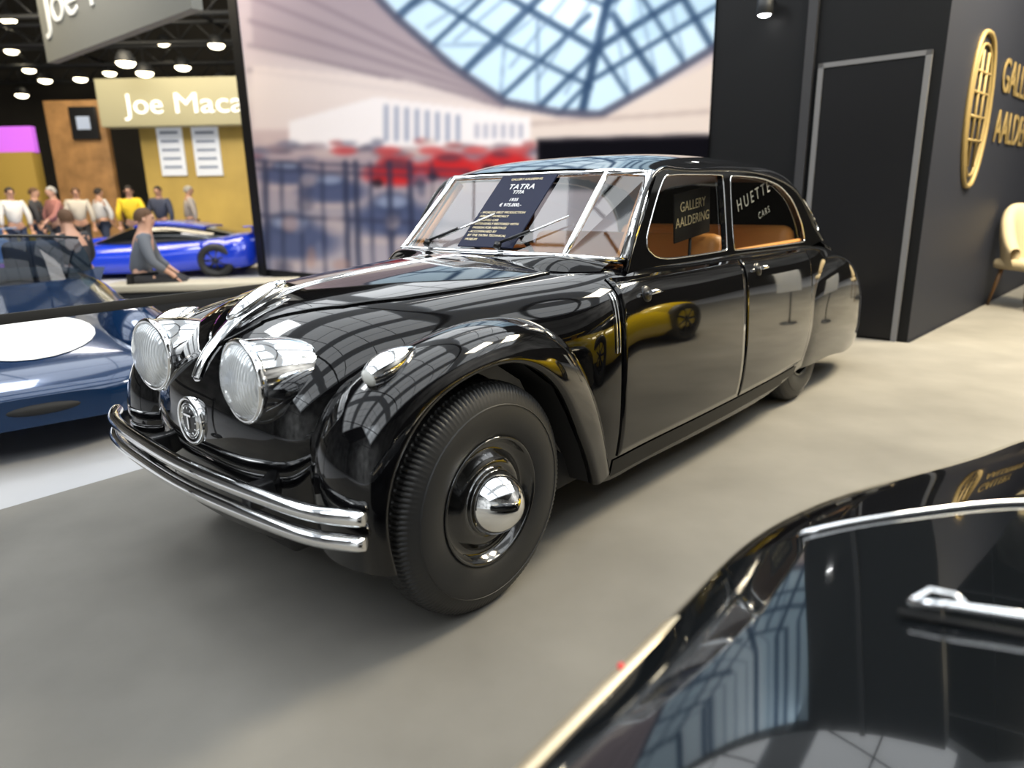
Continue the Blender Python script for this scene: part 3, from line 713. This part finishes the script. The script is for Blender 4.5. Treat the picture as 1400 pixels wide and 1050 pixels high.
for i in range(5):
    g = []
    for k in range(25):
        a = 2*math.pi*k/24; x = 1.38+.36*i/4*math.cos(a); y = .02+.36*i/4*math.sin(a); h = RBV.ray_cast(Vector((x, y, 3)), Vector((0, 0, -1))); g.append((x, y, h[0].z+.006))
    P.append(g)
MB().grid(P).build('roundel', WHITE, rd)
g = []
for k in range(21):
    y = -.66+1.32*k/20; x = .05-.28*(y/.66)**2; g.append([(x, y, .74), (x-.12, y*.97, .96), (x-.26, y*.92, 1.14-.05*(y/.66)**2)])
MB().grid(g).build('windscreen', glass('blue_tint_glass', (.16, .24, .36), .03), rd)
MB().tube([p[2] for p in g], .012, 8).build('windscreen_frame', BLACKTRIM, rd)
b = MB(); b.ell((-.55, 0, .82), (.50, .60, .05), 28); b.build('cockpit', MATTE, rd)
for sg in (1, -1):
    b = MB(); b.box((-.80, sg*.3, .86), (.14, .42, .42), bev=.06); b.build('seat', M('dark_seat', (.02, .025, .04), .6), rd)
    b = MB(); b.lathe([(.0, -.1), (.07, -.06), (.085, 0), (.08, .01), (.05, .025), (0, .03)], (1.66, sg*.58, .48), (1, 0, .25), 24); b.build('headlight', M('road_lamp', (.7, .75, .8), .1, .6), rd)
b = MB(); b.ell((2.03, 0, .31), (.04, .20, .035), 20); b.build('grille', MATTE, rd)
# belt barrier along the carpet edge
t = thing('belt_barrier', 'black belt barrier on posts in front of the blue roadster', 'barrier', e0-FB*.18, PHI)
MB().box((.85, 0, .832), (4.1, .012, .05), bev=.004).build('belt', MATTE, t)
for x in (-1.2, 2.9):
    b = MB(); b.lathe([(.03, .90), (.035, .88), (.035, .78), (.025, .77), (.025, .03), (.05, .02), (.15, .005), (.16, -.02), (0, -.02)], (x, 0, 0), (0, 0, 1), 28); b.build('post', BLACKTRIM, t)
# bright blue low coupe behind
EB = M('electric_blue', (.012, .05, .62), .2, .1, 1)
def coupe(label, loc, rz, mat, name='sports_car', zs=1):
    c = thing(name, label, 'car', loc, rz); c.scale = (1, 1, zs)
    P = ringloft([(-2.2,.5,.45,.80),(-2.05,.78,.36,.86),(-1.5,.94,.28,.84),(-.8,.95,.24,.78),(0,.93,.22,.74),(.8,.94,.22,.72),(1.4,.93,.24,.68),(1.9,.80,.27,.56),(2.2,.5,.30,.46)])
    b = loftmesh(P)
    for x in (1.35, -1.35):
        for sg in (1, -1): b.ell((x, sg*.70, .45), (.52, .24, .33), 24)
    b.build('body', mat, c)
    b = loftmesh(ringloft([(-1.7,.5,.74,.84),(-1.2,.68,.74,.98),(-.5,.72,.74,1.12),(.1,.70,.72,1.10),(.6,.64,.70,.90),(.95,.5,.70,.76)], 40, 31, .7, .8)); b.build('cabin_glass', DGLASS, c)
    b = loftmesh(ringloft([(-1.1,.52,1.0,1.02),(-.5,.56,1.09,1.135),(.05,.54,1.08,1.115),(.2,.5,1.05,1.07)], 30, 21, .7, .8)); b.build('roof_panel', mat, c)
    add_wheels(c, (1.35, -1.35), .945, .34, M('dark_alloy', (.03, .03, .03), .3, .6))
    for sg in (1, -1):
        b = MB(); b.ell((1.93, sg*.56, .52), (.14, .12, .06), 16, Matrix.Rotation(.4, 3, 'Y')); b.build('headlight', M('coupe_lamp', (.75, .78, .8), .1), c)
    b = MB(); b.box((-2.0, 0, 1.0), (.25, 1.6, .03), bev=.01)
    for sg in (1, -1): b.box((-2.0, sg*.5, .92), (.1, .03, .16))
    b.build('rear_wing', mat, c); return c
coupe('electric blue low sports coupe parked behind the seated man', (-6.85, 13.85, -.02), math.radians(184), EB, zs=.9)
coupe('pale blue low sports coupe before the crowd at the left edge', (-11.5, 12.9, -.02), math.radians(176), M('pale_blue', (.22, .36, .55), .2, .1, 1), zs=.95)
coupe('yellow sports coupe outside the frame, mirrored in the black door', (4.28, 2.63, 0), PHI, M('yellow_paint', (.85, .58, .01), .15, 0, 1))
# white panel added out of frame to make a reflection in the rear door
t = thing('reflection_panel', 'white panel on a stand added outside the frame for its reflection in the rear door', 'sign', (4.85, 5.85, 0), math.radians(-60))
MB().box((0, 0, .75), (.40, .02, .58), bev=.006).build('panel', WHITE, t); MB().tube([(0, .02, .5), (0, .02, .01)], .015, 8).build('pole', STEEL, t)
MB().lathe([(.14, 0), (.14, .012), (.02, .02)], (0, .02, 0), (0, 0, 1), 24).build('base', STEEL, t)
# ================================================================== FOREGROUND BLACK CAR
fg = thing('dark_coupe', 'black car in the near right corner with chrome strip and wiper', 'car', (.022, .707, 0), PHI)
ge = lambda f: float(np.interp(f, [-.3, .74, 1.0, 1.25, 1.5, 1.75, 2.0, 2.25, 2.45], [-.085, -.105, -.05, .06, .16, .25, .36, .52, .68]))
st = [(f, .75-ge(f), .28, zt) for f, zt in ((-.3, .755), (.1, .765), (.5, .765), (.74, .762), (1.0, .755), (1.25, .745), (1.5, .73), (1.75, .715), (2.0, .68), (2.25, .60), (2.42, .46))]
P = ringloft(st, 60, 61, .42, .5); P[:, :, 1] += .75
b = loftmesh(P); b.build('body', PAINT, fg, True)
FV = BVHTree.FromPolygons([Vector(v) for v in b.v], b.f)
def ft(f, g, off=.004):
    h = FV.ray_cast(Vector((f, g, 3)), Vector((0, 0, -1)))
    return (h[0] if h[0] is not None else Vector((f, g, .70)))+Vector((0, 0, off))
KS = [0, .15, .36, .50, .642, .75]; FS = [1.10, 1.08, .963, .81, .653, .52]
sl = smooth_path([(FS[5-i], .75-KS[5-i]) for i in range(6)]+[(FS[i], .75+KS[i]) for i in range(1, 6)], 50)
def prof(k, t): return float(np.interp(t, [0, .3, .6, .95, 1.3], [0, .022-.04*k*k, .036-.07*k*k, .044-.09*k*k, .046-.1*k*k]))
US = (0, .3, .6, .95, 1.25)
G = []
for f, g in sl:
    k = (g-.75); z = ft(f, g).z+.012; G.append([(f-u_, .75+k*(1-.10*u_), max(z+prof(k, u_), ft(f-u_, .75+k*(1-.10*u_)).z+.004)) for u_ in US])
G = surf(G, 50, 20)
MB().grid(G).build('rear_window', FGLASS, fg, True)
MB().tube([(f, g, ft(f, g).z+.016) for f, g in sl[4:-4]], .0055, 10).build('window_strip', CHROME, fg, True)
MB().tube([list(p) for p in G[25, 1:]], .006, 8).build('window_divider', PAINT, fg, True)
def gz(f, g):
    k = g-.75; f0 = float(np.interp(abs(k), KS, FS)); return max(ft(f0, g).z+.012+prof(k, f0-f), ft(f, g).z+.004)
b = MB(); b.tube([(.412, .309, gz(.412, .309)+.018), (.425, .36, gz(.425, .36)+.022), (.444, .428, gz(.444, .428)+.022), (.47, .52, gz(.47, .52)+.018), (.49, .62, gz(.49, .62)+.016)], .0055, 8)
b.tube([(.412, .309, gz(.412, .309)+.018), (.45, .325, gz(.45, .325)+.024), (.452, .355, gz(.452, .355)+.024), (.43, .37, gz(.43, .37)+.022)], .004, 8)
w = b.build('wiper', CHROME, fg, True)
MB().tube([(.40, .30, gz(.40, .30)+.006), (.475, .62, gz(.475, .62)+.006)], .004, 6).build('wiper_blade', MATTE, w, True)
BRONZE = M('warm_chrome', (.70, .58, .40), .28, .6)
b = MB(); hh = np.linspace(-.15, .36, 18)
b.grid([[list(ft(f, ge(f)+d, e)) for f in hh] for d, e in ((.070, .001), (.076, .008), (.100, .008), (.106, .001))]); b.build('side_moulding', BRONZE, fg, True)
p = ft(.20, ge(.20)+.09, .012); b = MB(); b.ell((p.x, p.y, p.z), (.006, .005, .005), 14); b.build('side_lamp', M('red_lamp', (.6, .02, .02), .2, emis=.3), fg, True)
for f in (1.25,):
    for g, sg in ((.08, -1), (1.42, 1)):
        MB().lathe([(.18, -.02), (.25, .0), (.30, -.02), (.31, -.08), (.29, -.16)], (f, g+.03*sg, .31), (0, sg, 0), 40).build('wheel', RUBBER, fg, True)
# ================================================================== LEFT HALL: signs, stand, lamps
def board(name, label, cat, u0, v0, u1, v1, Y, mat, dep=.12, zb=None):
    a = pY(u0, v0, Y); c = pY(u1, v1, Y); z0 = c.z if zb is None else zb
    t = thing(name, label, cat, ((a.x+c.x)/2, Y, (a.z+z0)/2)); MB().box((0, dep/2, 0), (c.x-a.x, dep, a.z-z0), bev=.01).build('panel', mat, t); return t, c.x-a.x, a.z-z0
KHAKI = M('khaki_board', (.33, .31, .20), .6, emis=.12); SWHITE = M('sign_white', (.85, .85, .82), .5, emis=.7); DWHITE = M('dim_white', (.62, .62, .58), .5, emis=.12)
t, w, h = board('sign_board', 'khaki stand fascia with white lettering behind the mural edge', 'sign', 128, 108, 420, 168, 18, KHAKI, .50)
xs = pY(172, 150, 18).x-t.location.x
text('lettering', 'Joe', .66, SWHITE, t, frame((xs, -.01, -.26), (1, 0, 0), (0, 0, 1)), 'LEFT', .01, width=.95)
text('lettering', 'Macari', .66, SWHITE, t, frame((xs+1.15, -.01, -.26), (1, 0, 0), (0, 0, 1)), 'LEFT', .01, width=2.15)
p0 = pY(65, 86, 13.0); p1 = Vector((pY(262, 10, 9.7).x, 9.7, p0.z)); dx = (p1-p0); Lx = dx.length; dx.normalize()
t = thing('hanging_sign', 'grey hanging sign with white lettering at the top left corner', 'sign', p0, 0)
nn = dx.cross(Vector((0, 0, 1))); b = MB(); vv_ = []
for z in (0, 1.9):
    for s, d in ((0, 0), (Lx, 0), (Lx, -.15), (0, -.15)): q = dx*s+nn*d; vv_.append((q.x, q.y, z))
b.add(vv_, [(0, 1, 2, 3), (4, 5, 6, 7), (0, 1, 5, 4), (1, 2, 6, 5), (2, 3, 7, 6), (3, 0, 4, 7)], False); b.build('panel', M('grey_sign', (.15, .15, .13), .6), t)
text('lettering', 'Joe', .80, DWHITE, t, frame(dx*.28+nn*.01+Vector((0, 0, .52)), dx, (0, 0, 1)), 'LEFT', .01, width=Lx*.28)
text('lettering', 'Maca', .80, DWHITE, t, frame(dx*(.28+Lx*.35)+nn*.01+Vector((0, 0, .52)), dx, (0, 0, 1)), 'LEFT', .01, width=Lx*.48)
b = MB()
for s in (.3, Lx-.3): q = dx*s-nn*.07; b.tube([q+Vector((0, 0, 1.9)), q+Vector((0, 0, 8.6))], .02, 6)
b.build('hanger', STEEL, t)
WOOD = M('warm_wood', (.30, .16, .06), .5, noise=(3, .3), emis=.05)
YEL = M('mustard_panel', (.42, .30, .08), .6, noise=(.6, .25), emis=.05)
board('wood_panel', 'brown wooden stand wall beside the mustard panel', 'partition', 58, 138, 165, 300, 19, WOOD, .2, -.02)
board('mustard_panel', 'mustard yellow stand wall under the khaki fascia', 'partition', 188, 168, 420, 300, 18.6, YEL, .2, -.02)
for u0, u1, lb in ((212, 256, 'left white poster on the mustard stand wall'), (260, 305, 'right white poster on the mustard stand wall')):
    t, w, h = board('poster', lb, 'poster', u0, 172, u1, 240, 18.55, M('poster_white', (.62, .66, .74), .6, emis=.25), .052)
    b = MB()
    for k in range(5): b.box((0, -.012, h*.36-k*h*.17), (w*.7, .01, h*.05))
    b.build('print', M('poster_ink', (.25, .3, .42), .6), t)
t, w, h = board('television', 'black television screen on the wooden stand wall', 'television', 92, 146, 136, 190, 18.895, BLACKTRIM, .108)
MB().box((0, -.006, 0), (w*.5, .01, h*.4)).build('screen', M('tv_glow', (.3, .35, .45), .4, emis=.5), t)
board('light_box', 'glowing magenta light box at the left edge', 'light box', -40, 174, 48, 208, 20.1, M('magenta_glow', (.5, .1, .6), .5, emis=1.0, ecol=(.45, .12, .62)), .2)
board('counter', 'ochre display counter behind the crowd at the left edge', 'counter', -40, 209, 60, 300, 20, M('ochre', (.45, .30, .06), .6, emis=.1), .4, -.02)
for (u, v, Y) in ((12, 28, 22), (16, 70, 24), (62, 110, 25), (172, 86, 17), (198, 100, 19), (250, 92, 21), (302, 112, 22), (296, 62, 20), (40, 96, 26), (225, 60, 24), (110, 108, 24), (30, 130, 26), (150, 100, 25)):
    p = pY(u, v, Y); t = thing('ceiling_lamp', 'small round lamp glowing under the dark hall ceiling', 'lamp', p, 0, 'round lamps under the hall ceiling')
    MB().lathe([(.0, .25), (.12, .24), (.2, .1), (.22, 0)], (0, 0, 0), (0, 0, 1), 20).build('shade', STEEL, t)
    MB().ell((0, 0, 0), (.2, .2, .1), 16).build('bulb', M('warm_glow', (1, .9, .7), .5, emis=9, ecol=(1, .88, .62)), t)
    MB().tube([(0, 0, .25), (0, 0, 12.5-p.z)], .012, 5).build('cord', STEEL, t)
b = MB()
for k in range(5):
    z = 5.2; y = 15+3*k
    b.tube([(-22, y, z+.4), (-6, y, z+.4)], .06, 5); b.tube([(-22, y, z+.9), (-6, y, z+.9)], .06, 5)
    for j in range(16): b.tube([(-22+j, y, z+.4), (-21.5+j, y, z+.9), (-21+j, y, z+.4)], .03, 4)
for x in (-20, -14, -8): b.tube([(x, 15, z+.9), (x, 27, z+.9)], .05, 5)
for x in (-22, -6): b.tube([(x, 15, z+.9), (x, 15, 12.48)], .03, 5)
tag(b.build('lighting_truss', STEEL), 'dark steel lighting truss hung over the far stands', 'truss')
# glowing panel added for the warm lit ceiling beyond the right wall
p = pY(1405, -6, 13.5); t = thing('ceiling_glow_panel', 'square glowing panel added for the warm yellow ceiling patch at the top right corner', 'lamp', p)
MB().box((0, 0, 0), (1.6, 1.6, .12), bev=.02).build('housing', STEEL, t); MB().box((0, 0, -.07), (1.5, 1.5, .03)).build('glow_face', M('warm_panel', (1, .8, .45), .5, emis=1.3, ecol=(1, .78, .38)), t)
MB().tube([(0, 0, .06), (0, 0, 12.5-p.z)], .02, 6).build('cord', STEEL, t)
# spotlight over black wall
p = Cc+EL*1.45+NB*.16; t = thing('spotlight', 'lit round spotlight high on the black wall by the mural', 'lamp', (p.x, p.y, 2.93))
MB().lathe([(.03, .1), (.07, .08), (.075, -.05), (.06, -.06)], (0, 0, 0), (0, 0, 1), 20).build('housing', STEEL, t)
MB().ell((0, 0, -.05), (.06, .06, .03), 14).build('bulb', M('spot_glow', (1, 1, 1), .5, emis=12), t)
MB().tube([(0, 0, .05), (-NB.x*.16, -NB.y*.16, .1)], .015, 6).build('arm', STEEL, t)
# bench
t = thing('bench', 'low black bench with a beige top behind the sedan bonnet', 'bench', (-3.45, 7.85, -.02), .05)
MB().box((0, 0, .21), (2.0, .42, .42), bev=.02).build('base', MATTE, t); MB().box((0, 0, .46), (2.06, .48, .08), bev=.02).build('seat', M('beige_top', (.45, .40, .30), .6), t)
# cream armchair at right
ap = Cc+ER*2.85+NR*.40
t = thing('armchair', 'cream upholstered armchair at the right edge beside the charcoal wall', 'armchair', (ap.x, ap.y, .003), math.radians(-80))
CREAM = M('cream_fabric', (.50, .41, .26), .75); CW = M('chair_wood', (.12, .06, .02), .4)
MB().box((0, 0, .48), (.54, .54, .12), bev=.05).build('seat', CREAM, t)
bk = []
for i in range(13):
    a = math.radians(-100+200*i/12); hgt = .66+.48*max(0, math.cos(a))**.6
    bk.append([(-.02-.27*math.cos(a), .27*math.sin(a), .45), (-.03-.295*math.cos(a), .295*math.sin(a), hgt), (-.02-.25*math.cos(a), .25*math.sin(a), hgt), (-.235*math.cos(a), .235*math.sin(a), .48)])
MB().grid(surf(bk, 40, 16)).build('backrest', CREAM, t)
for x in (-1, 1):
    for y in (-1, 1): MB().tube([(x*.19, y*.19, .44), (x*.25, y*.25, 0)], [.025, .014], 8).build('leg', CW, t)
# ================================================================== PEOPLE
def skinobj(name, nodes_, edges, mat, parent, roots=(0,), sub=1):
    me = bpy.data.meshes.new(name); me.from_pydata([n[0] for n in nodes_], edges, []); me.materials.append(mat)
    o = bpy.data.objects.new(name, me); COL.objects.link(o); o.parent = parent
    md = o.modifiers.new('skin', 'SKIN'); md.use_smooth_shade = True
    for i, n in enumerate(nodes_): me.skin_vertices[0].data[i].radius = (n[1], n[2] if len(n) > 2 else n[1]); me.skin_vertices[0].data[i].use_root = (i in roots)
    s = o.modifiers.new('sub', 'SUBSURF'); s.levels = sub; s.render_levels = sub
    return o
SKIN = M('skin', (.50, .28, .19), .5)
SHOE = M('shoe_leather', (.02, .015, .012), .4)
def person(label, loc, rz, shirt, pants, hair, seated=False, group=None, arm=0):
    t = thing('person', label, 'person', loc, rz, group)
    pz_ = .58 if seated else .95; ln = .12 if seated else 0
    ch = (ln*.8, 0, pz_+.36); nk = (ln, 0, pz_+.53); hd = (ln+.03, 0, pz_+.64); ht = (ln+.02, 0, pz_+.74)
    nd = [((0, 0, pz_), .13, .11), (ch, .15, .11), (nk, .055), (hd, .078, .085), (ht, .07, .078)]; ed = [(0, 1), (1, 2), (2, 3), (3, 4)]
    nd.append(((ln+.125, 0, pz_+.645), .016)); ed.append((3, 5))
    sh, pt = [((0, 0, pz_), .155, .13), (ch, .175, .135), ((ln, 0, pz_+.46), .10, .09)], [((0, 0, pz_+.04), .16, .135)]
    se, pe = [(0, 1), (1, 2)], []
    roots = [0]; feet = []
    for sg in (1, -1):
        am = arm*(1 if sg > 0 else .3)
        so = (ln*.9, sg*.18, pz_+.45); el = (ln+.06+am*.1, sg*.25, pz_+.19); wr = (ln+.22+am*.1 if (seated or am > .5) else .06, sg*(.18 if seated else .25-.05*am), pz_+(.06 if seated else -.05)+am*.14)
        k = len(nd); nd += [(so, .06), (el, .042), (wr, .028), ((wr[0]+.05, wr[1], wr[2]-.05), .034, .022)]; ed += [(1, k), (k, k+1), (k+1, k+2), (k+2, k+3)]
        pm_ = nd[k+3][0]
        for q in range(5):
            n0 = len(nd); sp = (q-2)*.018*sg; ln_ = (.045, .07, .078, .072, .055)[q]
            nd += [((pm_[0]+.005, pm_[1]+sp*.7, pm_[2]-.005), .011), ((pm_[0]+.02+ln_*.4, pm_[1]+sp, pm_[2]-.02-ln_*.4), .009), ((pm_[0]+.02+ln_*.5, pm_[1]+sp, pm_[2]-.02-ln_), .007)]
            ed += [(n0, n0+1), (n0+1, n0+2)]; roots.append(n0)
        stp = .08*sg*(1 if arm else .5)
        if seated: hp_, kn, an_, to = (.03, sg*.09, pz_-.02), (.46, sg*.12, pz_-.03), (.44, sg*.12, .12), (.56, sg*.13, .10)
        else: hp_, kn, an_, to = (0, sg*.09, .90), (.04+stp, sg*.10, .50), (-.02+stp, sg*.10, .09), (.11+stp, sg*.11, .04)
        feet.append(((an_[0]+to[0])/2+.02, to[1], to[2]+.01))
        k = len(nd); nd += [(hp_, .085), (kn, .058), (an_, .04), (to, .032)]; ed += [(0, k), (k, k+1), (k+1, k+2), (k+2, k+3)]
        k = len(sh); sh += [(so, .078), (el, .058), ((wr[0]*.75+el[0]*.25, wr[1]*.75+el[1]*.25, wr[2]*.75+el[2]*.25), .045)]; se += [(1, k), (k, k+1), (k+1, k+2)]
        k = len(pt); pt += [(hp_, .105), (kn, .078), (an_, .062)]; pe += [(0, k), (k, k+1), (k+1, k+2)]
    skinobj('body', nd, ed, SKIN, t, roots, 2); skinobj('shirt', sh, se, shirt, t); skinobj('trousers', pt, pe, pants, t)
    for p in feet: MB().ell(p, (.135, .052, .052), 14).build('shoe', SHOE, t)
    b = MB(); P = []
    for i in range(8):
        a = math.radians(4+82*i/7); g = []
        for k in range(20):
            c = 2*math.pi*k/20; rr = 1.0+.12*max(0, -math.cos(c)); low = a*(1.25 if math.cos(c) < .3 else .8)
            g.append((hd[0]-.012+.098*math.sin(low)*math.cos(c)*rr, .085*math.sin(low)*math.sin(c), hd[2]+.025+.108*math.cos(low)))
        P.append(g)
    b.grid(P, True); b.build('hair', hair, t)
    b = MB()
    for sg in (1, -1): b.ell((hd[0]+.082, sg*.032, hd[2]+.02), (.008, .013, .008), 10)
    b.build('eyes', MATTE, t); b = MB(); b.ell((hd[0]+.078, 0, hd[2]-.045), (.008, .024, .007), 10); b.build('mouth', M('lips', (.4, .14, .12), .5), t)
    b = MB()
    for sg in (1, -1): b.ell((hd[0]-.01, sg*.085, hd[2]), (.018, .008, .03), 10)
    b.build('ears', SKIN, t)
    return t
def cl_(n, c): return M(n, c, .8)
BR = cl_('hair_brown', (.09, .045, .02)); DK = cl_('hair_dark', (.02, .015, .012)); GR = cl_('hair_grey', (.3, .29, .27))
JEAN = cl_('jeans', (.03, .045, .09)); BLK = cl_('dark_cloth', (.02, .02, .024))
person('seated man in a grey shirt with brown hair on the black bench', (-4.15, 7.85, -.06), math.radians(20), cl_('grey_shirt', (.12, .13, .15)), BLK, BR, True)
person('seated person in dark clothes leaning left of the grey shirted man', (-5.15, 8.45, -.06), math.radians(150), BLK, JEAN, BR, True)
t = thing('stool', 'black stool under the person in dark clothes', 'stool', (-5.18, 8.45, -.02)); MB().lathe([(0, .42), (.2, .42), (.21, .39), (.19, .36), (0, .36)], (0, 0, 0), (0, 0, 1), 24).build('seat', BLACKTRIM, t)
MB().tube([(0, 0, .38), (0, 0, 0)], .03, 10).build('leg', STEEL, t); MB().lathe([(.2, 0), (.2, .02), (.03, .04)], (0, 0, 0), (0, 0, 1), 24).build('foot', STEEL, t)
for (u, Y, s, pn, hr, rz, lb, arm) in (
    (182, 15.2, (.75, .52, .02), BLK, DK, -70, 'standing visitor in a bright yellow jacket', 1),
    (20, 14.5, (.65, .63, .6), JEAN, DK, -40, 'visitor in a white top nearest the left edge of the crowd', 0),
    (52, 15.2, (.03, .03, .035), JEAN, BR, 20, 'visitor in a black jacket before the ochre counter', 0),
    (78, 14.6, (.30, .12, .10), BLK, GR, -120, 'grey haired visitor in a rust red top before the wooden wall', 1),
    (110, 15.8, (.50, .46, .40), BLK, BR, -60, 'visitor in a beige coat before the wooden wall', 0),
    (140, 16.6, (.62, .62, .64), JEAN, DK, 60, 'visitor in a pale shirt left of the yellow jacket', 1),
    (222, 16.0, (.04, .05, .09), BLK, DK, -90, 'visitor in a navy jacket right of the yellow jacket', 0),
    (262, 16.4, (.40, .36, .34), JEAN, GR, 30, 'grey haired visitor in a taupe jumper before the mustard wall', 0)):
    p = pY(u, 300, Y); person(lb, (p.x, Y, -.02), math.radians(rz), cl_('shirt', s), pn, hr, False, None, arm)
# ================================================================== LIGHTS, WORLD, CAMERA
def area(loc, aim, size, power, col, name):
    l = bpy.data.lights.new(name, 'AREA'); l.size = size; l.energy = power; l.color = col
    o = bpy.data.objects.new(name, l); COL.objects.link(o); o.location = loc
    o.rotation_euler = (Vector(aim)-Vector(loc)).to_track_quat('-Z', 'Y').to_euler(); return o
area((5.4, 5.4, 5.0), (5.0, 5.8, 0), 1.5, 820, (1, .86, .60), 'stand_light')
area((3.8, 3.6, 5.2), (3.6, 3.6, 0), 1.2, 190, (1, .90, .70), 'front_light')
area((1.0, 7.5, 5.6), (-1.5, 10.5, 2.5), 2, 120, (1, .97, .94), 'mural_light')
area((-8, 14, 7.0), (-9, 18, 1), 5, 900, (1, .86, .62), 'far_stand_fill')  # fill added to brighten the far stands and crowd
area((-6.5, 10.5, 6.5), (-6.3, 14.5, .5), 2.5, 350, (1, .95, .9), 'far_aisle_fill')  # fill added over the far zone beyond the skylight
area((-4.2, 5.0, 6.0), (-3.4, 5.5, 0), 1.5, 110, (.95, .98, 1), 'roadster_light')
area((-4.0, -6.0, 7.0), (-4.0, -15, 3.5), 4, 1800, (.95, .98, 1), 'front_wall_fill')  # added to brighten the wall behind the camera for the chrome to mirror
area((12.0, 2.0, 9.0), (20, 3, 8.0), 4, 1500, (1, .97, .92), 'upper_wall_fill')  # added to brighten the upper right wall mirrored in the headlight pods
wd = bpy.data.worlds.new('hall_world'); S.world = wd; wd.use_nodes = True
wd.node_tree.nodes['Background'].inputs[0].default_value = (.5, .53, .6, 1); wd.node_tree.nodes['Background'].inputs[1].default_value = .05
cam = bpy.data.cameras.new('camera'); co = bpy.data.objects.new('camera', cam); COL.objects.link(co); S.camera = co
Rv = Vector((1, 0, 0)); Dv = Vector((0, -ST, -CT)); r = (Rv+Dv*RO).normalized(); d = (Dv-Rv*RO).normalized(); up = -d; bk_ = r.cross(up)
m = Matrix((r, up, bk_)).transposed().to_4x4(); m.translation = (0, 0, CH); co.matrix_world = m
cam.sensor_width = 36; cam.lens = FPX/1400*36; cam.clip_start = .05; cam.clip_end = 200
cam.dof.use_dof = True; cam.dof.focus_distance = 2.65; cam.dof.aperture_fstop = 1.5
